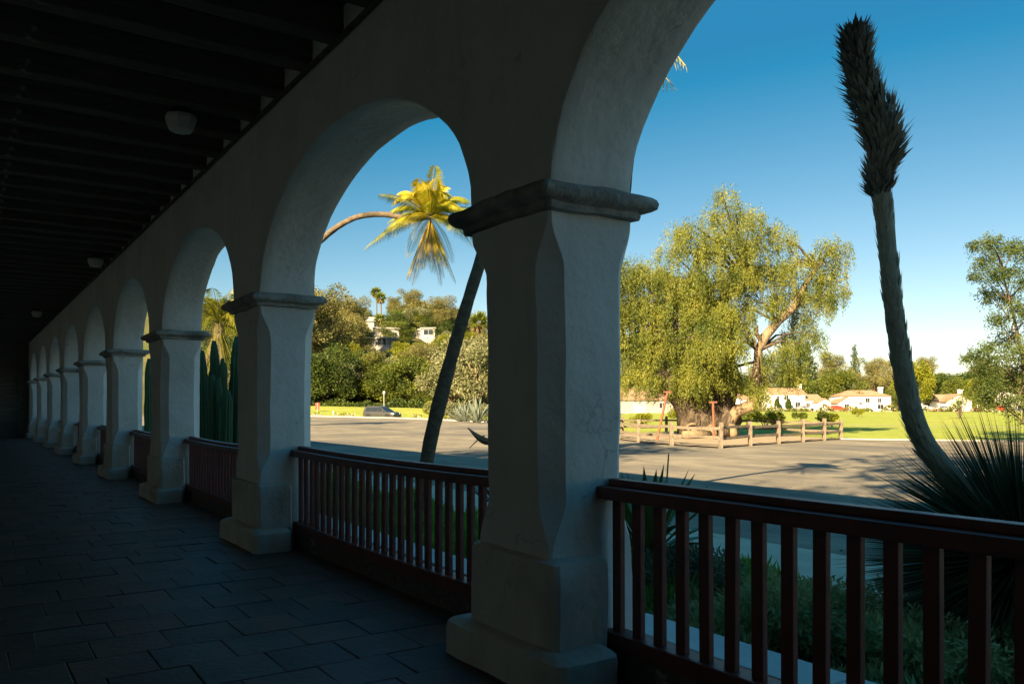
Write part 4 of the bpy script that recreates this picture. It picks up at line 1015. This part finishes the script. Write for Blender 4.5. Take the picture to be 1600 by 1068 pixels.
# ------------------------------------------------------------------ cars
def make_car(label, px, d, heading, paint, suv=True, group=None, off=0):
    x, y = PX(px, d); t = empty('parked_car', (x, y, zg(x, y)+off), heading); tag(t, label, 'car', group)
    L = 4.8 if suv else 4.5; H = 1.66 if suv else 1.45
    # lower body, x forward
    pr = [(-.5, .42, .78), (-.49, .34, .98), (-.44, .30, 1.04), (-.2, .28, 1.03), (.1, .28, 1.0), (.25, .28, .97), (.38, .28, .92), (.46, .30, .84), (.49, .36, .74), (.5, .42, .66)]
    mb = MB(); rs = []
    for f, z0, z1 in pr:
        wv = .92 if abs(f) < .42 else .92-.9*(abs(f)-.42)*1.6
        zm = z0+(z1-z0)*.55
        rs.append([Vector((f*L, s_*w_, z)) for s_, w_, z in ((-1, wv*.93, z0), (1, wv*.93, z0), (1, wv, zm), (1, wv*.96, z1-.05), (1, wv*.86, z1), (-1, wv*.86, z1), (-1, wv*.96, z1-.05), (-1, wv, zm))])
    mb.loft(rs); body = mb.build('body', paint, t, smooth=True, bevel=.02)
    # cabin
    top = H; b0 = -.485 if suv else -.36; cab = [(b0, 1.0, .84), (b0+.05, top-.1, .74), (b0+.12, top-.02, .70), (-.1, top, .70), (.03, top-.05, .70), (.08, top-.16, .72), (.26, .97, .84)]
    mb = MB(); rs = []
    for f, z, wv in cab: rs.append([Vector((f*L, -.84, .95)), Vector((f*L, .84, .95)), Vector((f*L, wv, z)), Vector((f*L, wv*.9, z+.02)), Vector((f*L, -wv*.9, z+.02)), Vector((f*L, -wv, z))])
    mb.loft(rs); mb.build('cabin', paint, t, smooth=True)
    for s_ in (-1, 1):
        zt1 = top-.14
        yb, yt = .853*s_, .742*s_
        for a0, a1, c0, c1 in ((b0+.07, -.235, b0+.10, -.235), (-.22, -.02, -.22, -.02), (-.005, .185, -.005, .06)):
            mb = MB(); mb.add([(a0*L, yb, 1.03), (a1*L, yb, 1.02), (c1*L, yt, zt1), (c0*L, yt, zt1)], [(0, 1, 2, 3)])
            mb.add([(a0*L, yb-.03*s_, 1.03), (a1*L, yb-.03*s_, 1.02), (c1*L, yt-.03*s_, zt1), (c0*L, yt-.03*s_, zt1)], [(0, 1, 2, 3)]); mb.build('window', glass, t)
    mb = MB(); mb.add([(.268*L, -.74, .985), (.268*L, .74, .985), (.098*L, .64, top-.14), (.098*L, -.64, top-.14)], [(0, 1, 2, 3)]); mb.build('windscreen', glass, t)
    mb = MB(); mb.add([(b0*L-.01, -.7, 1.06), (b0*L-.01, .7, 1.06), ((b0+.045)*L-.01, .62, top-.15), ((b0+.045)*L-.01, -.62, top-.15)], [(0, 1, 2, 3)]); mb.build('rear_window', glass, t)
    wheel = MB(); wheel.tube([(0, -.12, 0), (0, -.09, 0), (0, .09, 0), (0, .12, 0)], [.29, .34, .34, .29], 20)
    wm = wheel.mesh('tyre', smooth=True); wm.materials.append(rubber)
    rb_ = MB(); rb_.tube([(0, -.127, 0), (0, .127, 0)], [.21, .21], 12); rm = rb_.mesh('rim', smooth=True); rm.materials.append(rim)
    for fx in (-.31, .31):
        for s_ in (-1, 1):
            wh = empty('wheel', (fx*L, s_*.80, .34)); wh.parent = t; link('tyre', wm, None, wh); link('rim', rm, None, wh)
            mb = MB(); mb.tube([(fx*L, s_*.915, .36), (fx*L, s_*.93, .36)], [.40, .39], 16); mb.build('wheel_arch', rubber, t)
            mb2 = MB()
    for s_ in (-1, 1):
        mb = MB(); mb.box(-.5*L-.015, -.465*L, s_*.62-.14, s_*.62+.14, .80, 1.0); mb.build('tail_light', lamp_red, t, bevel=.02)
        mb = MB(); mb.box(.465*L, .497*L, s_*.62-.17, s_*.62+.17, .66, .78); mb.build('head_light', lamp_clear, t, bevel=.02)
        mb = MB(); mb.box(.17*L, .205*L, s_*.97-.1, s_*.97+.1, 1.0, 1.12); mb.build('wing_mirror', paint, t, bevel=.03)
    return t
# heading of the car so that its length runs along the kerb
ax_, ay_ = PX(560, 101); bx_, by_ = PX(640, 96)
make_car('dark grey estate car parked at the far kerb by the lawn', 597, 102.5, math.atan2(by_-ay_, bx_-ax_)+.12, carpaint, True, off=-.25)
hr = -YAW
cg = 'cars parked before the white houses'
make_car('red car parked between the two-storey houses', 1309, 199, hr, carred, False, cg)
make_car('silver car parked in front of the two-storey white house', 1258, 200, hr, carsilver, False, cg)
make_car('white car parked right of the seed stalk', 1446, 196, hr, carwhite, False, cg)
make_car('silver car parked before the low gabled house', 1474, 197, hr, carsilver, False, cg)
make_car('dark red car half hidden by the spiky plant', 1560, 196, hr, carred, False, cg)

# signs
def sign(name, label, px, d, h, w_, hs, mat, post=True, z=None):
    x, y = PX(px, d); t = empty(name, (x, y, zt(x, y)), -YAW); tag(t, label, 'sign')
    mb = MB(); mb.tube([(0, 0, -.1), (0, 0, h)], .06 if post else .03, 8); mb.build('post', signgrey, t)
    if w_: mb = MB(); mb.box(-w_/2, w_/2, -.05, -.02, h-hs, h); mb.build('panel', mat, t, bevel=.005)
sign('sign_post', 'bare grey metal sign post behind the parked car', 600, 116, 3.1, .30, .35, signgrey)
sign('red_sign', 'small red sign at the lawn edge by the second pillar', 496, 118, 1.3, .6, 1.0, signred)
x, y = PX(521, 112); t = empty('bollard', (x, y, zg(x, y))); tag(t, 'short white bollard on the lawn left of the parked car', 'bollard'); mb = MB(); mb.tube([(0, 0, -.1), (0, 0, .6), (0, 0, .68)], [.09, .09, .05], 8); mb.build('post', whitekerb, t)

# ------------------------------------------------------------------ houses
def house(label, px, d, blocks, rot=0, wallm=white, roofm=terracotta, z=None, name='house', windows=(), chim=(), doors=(), cat='house'):
    """blocks: (x0, x1, y0, y1, h, rise, axis) in metres, front faces -y"""
    x, y = PX(px, d); t = empty(name, (x, y, (zt(x, y) if z is None else z)), -YAW+rot); tag(t, label, cat)
    for (x0, x1, y0, y1, h, rise, axis) in blocks:
        mb = MB(); mb.box(x0, x1, y0, y1, -1.5, h)
        e = .35
        if axis == 'x':
            ym = (y0+y1)/2
            mb.add([(x0, y0, h), (x0, y1, h), (x0, ym, h+rise*.93), (x1, y0, h), (x1, y1, h), (x1, ym, h+rise*.93)], [(0, 2, 1), (3, 4, 5)]); mb.build('wall', wallm, t)
            mb = MB(); s_ = rise/((y1-y0)/2)
            for sg, ye in ((-1, y0-e), (1, y1+e)):
                zb = h-e*s_; mb.add([(x0-e, ye, zb), (x1+e, ye, zb), (x1+e, ym, h+rise), (x0-e, ym, h+rise), (x0-e, ye, zb+.16), (x1+e, ye, zb+.16), (x1+e, ym, h+rise+.16), (x0-e, ym, h+rise+.16)], [(0,1,2,3),(7,6,5,4),(0,4,5,1),(1,5,6,2),(3,2,6,7),(0,3,7,4)])
        elif axis == 'y':
            xm = (x0+x1)/2
            mb.add([(x0, y0, h), (x1, y0, h), (xm, y0, h+rise*.93), (x0, y1, h), (x1, y1, h), (xm, y1, h+rise*.93)], [(0, 1, 2), (3, 5, 4)]); mb.build('wall', wallm, t)
            mb = MB(); s_ = rise/((x1-x0)/2)
            for xe in (x0-e, x1+e):
                zb = h-e*s_; mb.add([(xe, y0-e, zb), (xe, y1+e, zb), (xm, y1+e, h+rise), (xm, y0-e, h+rise), (xe, y0-e, zb+.16), (xe, y1+e, zb+.16), (xm, y1+e, h+rise+.16), (xm, y0-e, h+rise+.16)], [(0,1,2,3),(7,6,5,4),(0,4,5,1),(1,5,6,2),(3,2,6,7),(0,3,7,4)])
        elif axis == 'hip':
            mb.build('wall', wallm, t); mb = MB(); ym = (y0+y1)/2; q = (y1-y0)/2
            a = [(x0-e, y0-e, h), (x1+e, y0-e, h), (x1+e, y1+e, h), (x0-e, y1+e, h), (x0+q, ym, h+rise), (x1-q, ym, h+rise)]
            mb.add(a, [(0, 1, 5, 4), (1, 2, 5), (2, 3, 4, 5), (3, 0, 4), (3, 2, 1, 0)])
        else:
            mb.build('wall', wallm, t); mb = MB(); mb.box(x0-e, x1+e, y0-e, y1+e, h, h+rise)
        rf = mb.build('roof', roofm, t)
    for (wx, wz, ww, wh, yy, kind) in windows:
        mb = MB(); f = .09
        mb.box(wx-ww/2-f, wx+ww/2+f, yy-.10, yy+.05, wz-f, wz); mb.box(wx-ww/2-f, wx+ww/2+f, yy-.10, yy+.05, wz+wh, wz+wh+f)
        mb.box(wx-ww/2-f, wx-ww/2, yy-.10, yy+.05, wz, wz+wh); mb.box(wx+ww/2, wx+ww/2+f, yy-.10, yy+.05, wz, wz+wh); mb.box(wx-.03, wx+.03, yy-.08, yy+.04, wz, wz+wh)
        fr = mb.build('window', trim, t)
        mb = MB(); mb.box(wx-ww/2, wx+ww/2, yy-.03, yy+.02, wz, wz+wh); mb.build('pane', glass, fr)
        if kind == 's':
            for s_ in (-1, 1):
                mb = MB(); mb.box(wx+s_*(ww*.78)-ww*.22, wx+s_*(ww*.78)+ww*.22, yy-.13, yy-.01, wz-.05, wz+wh+.05); mb.build('shutter', shutter, t)
    for (cx_, cy_, h) in chim:
        mb = MB(); mb.box(cx_-.5, cx_+.5, cy_-.4, cy_+.4, 1, h); mb.box(cx_-.6, cx_+.6, cy_-.5, cy_+.5, h, h+.25); mb.build('chimney', wallm, t)
    for (dx, yy, ww, wh) in doors:
        mb = MB(); mb.box(dx-ww/2, dx+ww/2, yy-.08, yy+.03, 0, wh); mb.build('door', shutter, t)
    return t
k = 222/1280
house('white two-storey house with a lower right wing and two small cypresses', 1232, 222, [(-4.6, 4.7, 0, 7, 4.6, 1.5, 'x'), (4.7, 9.8, .8, 7, 3.0, 1.4, 'x'), (7.2, 11.0, -2, 4, 2.3, 1.0, 'y')], .10,
      windows=[(-.6, 3.0, 1.1, 1.2, 0, 's'), (-3.0, 3.0, .8, 1.0, 0, ''), (2.6, 1.0, 1.4, 1.3, 0, ''), (-.4, .8, 1.2, 1.6, 0, 's'), (5.9, 1.1, 1.0, 1.0, .8, ''), (9.1, .9, 1.1, 1.0, -2, '')], chim=[(4.4, 3, 7.1)], doors=[(-2.2, 0, 1.0, 2.1)])
for i, px in enumerate((1214, 1232)):
    x, y = PX(px, 219); t = empty('cypress', (x, y, zt(x, y))); tag(t, ('left' if i == 0 else 'right') + ' one of two slim cypresses against the white two-storey house', 'cypress', 'cypresses by the white house')
    n = 1500; u = rng.random(n); a_ = rng.random(n)*6.28; q = .62*np.sin(np.pi*np.clip(u*.92+.06, 0, 1))**.6
    leaves('foliage', np.stack([q*np.cos(a_), q*np.sin(a_), .1+u*2.9], 1), np.stack([np.cos(a_)*.4, np.sin(a_)*.4, np.ones(n)], 1), .35, .16, oak_leaf, t); mb = MB(); mb.tube([(0, 0, -.1), (0, 0, 1.2)], .08, 6); mb.build('trunk', bark, t)
house('white two-storey house with a broad tiled roof and small front gable left of the stalk', 1350, 225, [(-6.6, 7.5, 0, 7.5, 4.0, 1.7, 'hip'), (-8.2, -3.4, -2.2, 3, 2.2, 1.5, 'y')], .03,
      windows=[(1.0, 2.3, 1.1, 1.2, 0, 's'), (4.3, 2.3, .9, 1.1, 0, ''), (4.6, .5, 1.6, 1.2, 0, ''), (-5.8, .7, 1.3, 1.1, -2.2, ''), (-1.0, 1.6, .7, .8, 0, '')], chim=[(6.0, 3, 6.3)], doors=[(2.0, 0, 1.0, 2.1)])
house('low white house with a tiled roof, front gable and chimney right of the stalk', 1466, 212, [(-4.6, 7.0, 1, 7.5, 2.6, 1.6, 'x'), (.8, 7.2, -2.5, 4, 2.5, 1.8, 'y')], -.05,
      windows=[(4.0, 1.9, 1.3, .7, -2.5, ''), (-2.4, 1.0, 1.2, 1.1, 1, '')], chim=[(7.0, 3, 5.4)])
house('white house mostly behind the hanging pepper branches', 1140, 205, [(-4.0, 6.0, 0, 7, 3.0, 1.9, 'hip'), (-1.0, 3.2, -2.5, 3, 2.0, 1.5, 'y')], .05,
      windows=[(-2.5, 1.0, 1.1, 1.1, 0, ''), (4.8, 1.0, 1.1, 1.2, 0, ''), (1.1, .8, 1.2, 1.0, -2.5, '')], doors=[(3.9, 0, .9, 2.0)])
house('pale house with white blossom in front at the right edge', 1585, 200, [(-4, 5, 0, 6, 3.2, 1.6, 'x'), (-2, 2, -2, 3, 2.6, 1.4, 'y')], -.1, windows=[(0, .9, 1.4, 1.2, -2, ''), (3.2, 1.0, 1.2, 1.2, 0, '')])
x, y = PX(1572, 140); shrub('bush', 'large white-blossomed bush at the right edge before the pale house', (x, y, zg(x, y)), 2.6, 4.2, flower_white, 1600, .3, .2, cat='bush')
house('low grey-walled building with a white door left of the pepper trunk', 1003, 150, [(-5, 6.5, 0, 6, 2.5, 1.0, 'x')], .05, wallm=greywall, windows=[(3.8, .9, 1.2, 1.0, 0, '')], doors=[(-.5, 0, 2.2, 2.0)])
house('white cottage farther back beside the foreground pillar', 992, 215, [(-4, 4, 0, 6, 4.6, 1.5, 'x')], 0, windows=[(0, 2.8, 1.1, 1.1, 0, 's'), (1.8, .8, 1.1, 1.2, 0, '')])
# houses on the hill
hillwall = M('faded_wall', (.36,.33,.28), (.46,.42,.36), .8, .9)
def zpy(py, d): return PZ(py, d)
house('grey modern hillside house with a rounded balcony', 597, 196, [(-5, 2.5, 0, 6, 2.7, .35, 'flat'), (-2, 4, 1, 6, 5.2, .35, 'flat')], .1, wallm=greywall, roofm=greywall, z=zpy(547, 196),
      windows=[(-3.2, .9, 1.6, 1.2, 0, ''), (-.8, .9, 1.6, 1.2, 0, ''), (2.8, 3.4, 1.4, 1.0, 1, '')])
x, y = PX(604, 193); t = empty('balcony', (x, y, zpy(540, 193))); tag(t, 'rounded balcony drum projecting from the grey hillside house', 'balcony')
mb = MB(); mb.loft([[Vector((2.4*math.cos(a_), 2.4*math.sin(a_), z)) for a_ in [2*math.pi*j/20 for j in range(20)]] for z in (-3.5, -.2, 0, .05)]); mb.build('drum', greywall, t, smooth=True)
mb = MB(); mb.loft([[Vector((2.7*math.cos(a_), 2.7*math.sin(a_), z)) for a_ in [2*math.pi*j/20 for j in range(20)]] for z in (1.55, 1.9)]); mb.build('roof', greywall, t, smooth=True)
mb = MB(); mb.loft([[Vector((2.1*math.cos(a_), 2.1*math.sin(a_), z)) for a_ in [2*math.pi*j/20 for j in range(20)]] for z in (.05, 1.56)]); mb.build('window', glass, t, smooth=True)
house('hillside house with a pale low-pitched roof near the crest', 576, 218, [(-4, 5, 0, 6, 2.4, 1.5, 'hip')], .2, wallm=hillwall, roofm=M('pale_roof', (.42,.37,.28), (.52,.46,.36), 2, .9), z=zpy(516, 218), windows=[(-1.5, .9, 1.6, 1.3, 0, ''), (2.2, .9, 1.6, 1.3, 0, '')])
house('white hillside house with a dark balcony window under the eucalyptus', 654, 212, [(-5, 2.5, 0, 6, 2.8, .4, 'flat'), (1.0, 4.5, -1, 5, 3.1, .35, 'flat')], -.1, wallm=hillwall, roofm=greywall, z=zpy(533, 212), windows=[(2.8, 1.6, 2.4, 1.3, -1, ''), (-2.6, 1.2, 1.4, 1.2, 0, '')])
